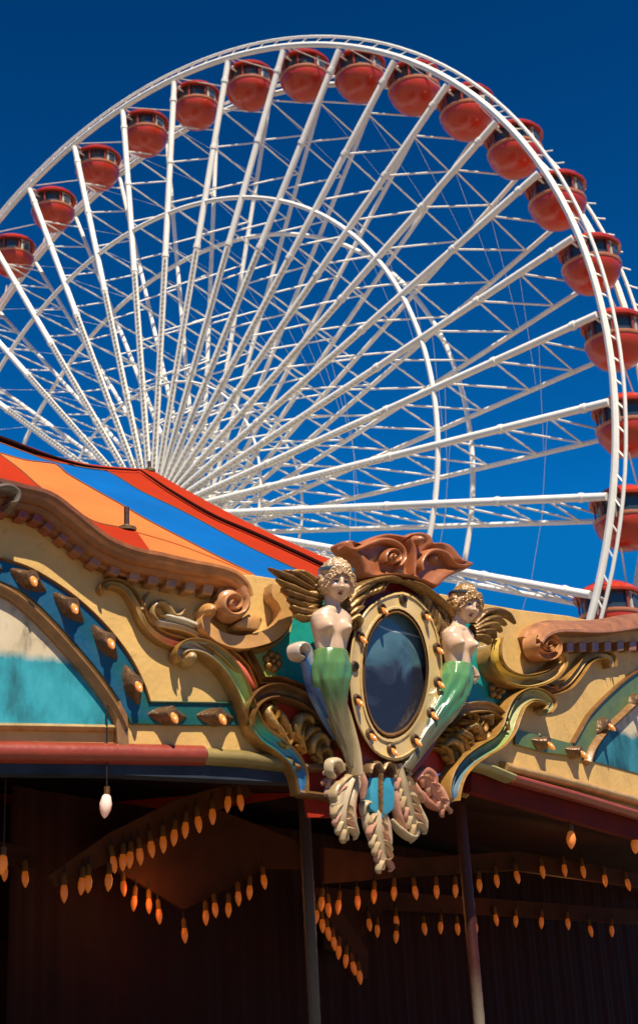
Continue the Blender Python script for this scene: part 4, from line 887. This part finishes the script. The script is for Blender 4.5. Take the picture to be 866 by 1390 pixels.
m1 = mermaid('pale carved mermaid with blond hair and blue headband, green tail, left of the oval mirror', (449, 893), PM, (457, 793), (.24, .04, -.20), 1.13, .425, .98, (.02, -.02),
    [(449, 885), (449, 905), (451, 925), (455, 945), (460, 965), (468, 990), (478, 1015), (486, 1040)], [23, 28, 27, 21, 16, 12, 9, 7], tgreen, blond, (.07, .22, .32), t=.24, turn=-.25,
    arm=[([(416, 892), (406, 888), (405, 878), (413, 874), (421, 882), (424, 900), (430, 925), (442, 950), (455, 975)], [7, 9, 10, 10, 10, 9, 8, 8, 4], [(0, (.6, .45, .34)), (.4, (.62, .5, .4)), (.6, (.25, .3, .4)), (1, (.05, .10, .25))]),
         ([(418, 884), (424, 905), (432, 935), (448, 968), (466, 1000)], [4, 8, 10, 10, 5], [(0, (.02, .10, .28)), (1, (.02, .10, .25))])])
b = MB(); stroke(b, PM, [(466, 950), (474, 972), (481, 998), (487, 1024), (490, 1052)], [3, 8, 11, 12, 9], .16, .12, 'round', [(0, (.42, .33, .16)), (1, (.48, .36, .2))], k=8); b.build('tail_fin_stem', GLOSS, m1)
leaf_cluster(m1, PM, 'tail_fin', [([(486, 1040), (476, 1062), (464, 1080), (462, 1104), (472, 1126), (478, 1140)], [10, 16, 18, 17, 13, 5]), ([(490, 1044), (486, 1066), (480, 1090), (482, 1112), (492, 1132)], [10, 15, 16, 14, 5]), ([(474, 1060), (462, 1066), (456, 1080), (462, 1092)], [6, 10, 10, 5]),
     ([(490, 1040), (497, 1062), (498, 1084)], [7, 11, 5]), ([(470, 1046), (462, 1034), (452, 1036), (452, 1048), (460, 1054)], [8, 12, 12, 10, 5])], .12, PAINT, [ivory, (.46, .33, .2), (.42, .30, .15), (.5, .25, .18)], .07)
wing_l = [([(440, 806), (418, 796), (396, 783), (372, 768)], [8, 12, 12, 3]), ([(440, 812), (420, 806), (400, 796), (383, 783)], [8, 12, 11, 3]), ([(438, 802), (420, 788), (404, 777), (392, 772)], [8, 11, 10, 4]), ([(438, 800), (428, 786), (414, 776), (402, 772)], [8, 10, 9, 4]),
          ([(440, 816), (424, 814), (408, 808), (394, 798)], [8, 11, 10, 4]), ([(440, 820), (426, 822), (412, 818), (398, 810)], [8, 12, 11, 5]), ([(440, 824), (428, 830), (414, 829), (402, 820)], [8, 12, 12, 5]), ([(440, 822), (432, 833), (420, 837), (408, 832)], [7, 11, 10, 5]),
          ([(438, 806), (430, 796), (420, 790)], [9, 13, 6]), ([(440, 812), (430, 806), (418, 802)], [9, 13, 6]), ([(438, 820), (428, 815), (416, 813)], [9, 13, 6]), ([(434, 826), (424, 824), (412, 824)], [8, 12, 6])]
leaf_cluster(m1, PM, 'wing', wing_l, .12, col=[(.20, .10, .03), (.30, .16, .045), (.25, .125, .035), (.38, .22, .06)], h=.10)
leaf_cluster(m1, PM, 'wing', [([(474, 822), (484, 806), (500, 795), (516, 789)], [8, 12, 11, 4]), ([(474, 828), (486, 816), (500, 806)], [8, 11, 5]), ([(476, 834), (487, 826), (498, 822)], [7, 10, 5]), ([(478, 842), (488, 836), (494, 848)], [6, 10, 5])], .20, col=[(.33, .18, .05), (.40, .23, .07)], h=.08)
m2 = mermaid('pale carved mermaid with brown-gold hair turned away to the right of the oval mirror', (622, 912), PM, (631, 824), (.26, .14, -.08), 1.08, .42, .92, (.015, -.02),
    [(622, 904), (620, 922), (616, 940), (608, 958), (598, 975), (586, 995), (572, 1018), (556, 1044)], [22, 25, 23, 20, 17, 14, 11, 8], [(0, (.14, .30, .10)), (.3, (.07, .24, .09)), (.5, (.04, .16, .08)), (.7, (.09, .09, .04)), (1, (.13, .10, .05))], (.42, .23, .08), (.07, .10, .12), t=.20, turn=-.08,
    arm=[([(634, 898), (643, 908), (648, 918), (646, 926)], [12, 15, 16, 10], [(0, skin), (1, (.6, .42, .3))])])
wing_r = [([(648, 846), (660, 832), (678, 828), (694, 833), (707, 844)], [8, 11, 11, 9, 3]), ([(648, 850), (662, 841), (678, 838), (694, 846)], [8, 11, 10, 4]), ([(648, 854), (662, 848), (676, 847), (688, 855)], [8, 11, 10, 4]), ([(648, 858), (660, 856), (672, 856), (680, 864)], [8, 11, 10, 4]), ([(648, 862), (656, 863), (666, 866), (672, 872)], [7, 10, 9, 4]), ([(646, 850), (656, 850), (668, 852)], [8, 12, 5])]
leaf_cluster(m2, PM, 'wing', wing_r, .12, col=[(.18, .09, .028), (.26, .14, .04), (.32, .18, .05)], h=.10)
for o in list(bpy.data.objects):
    if '_w' in o: del o['_w']
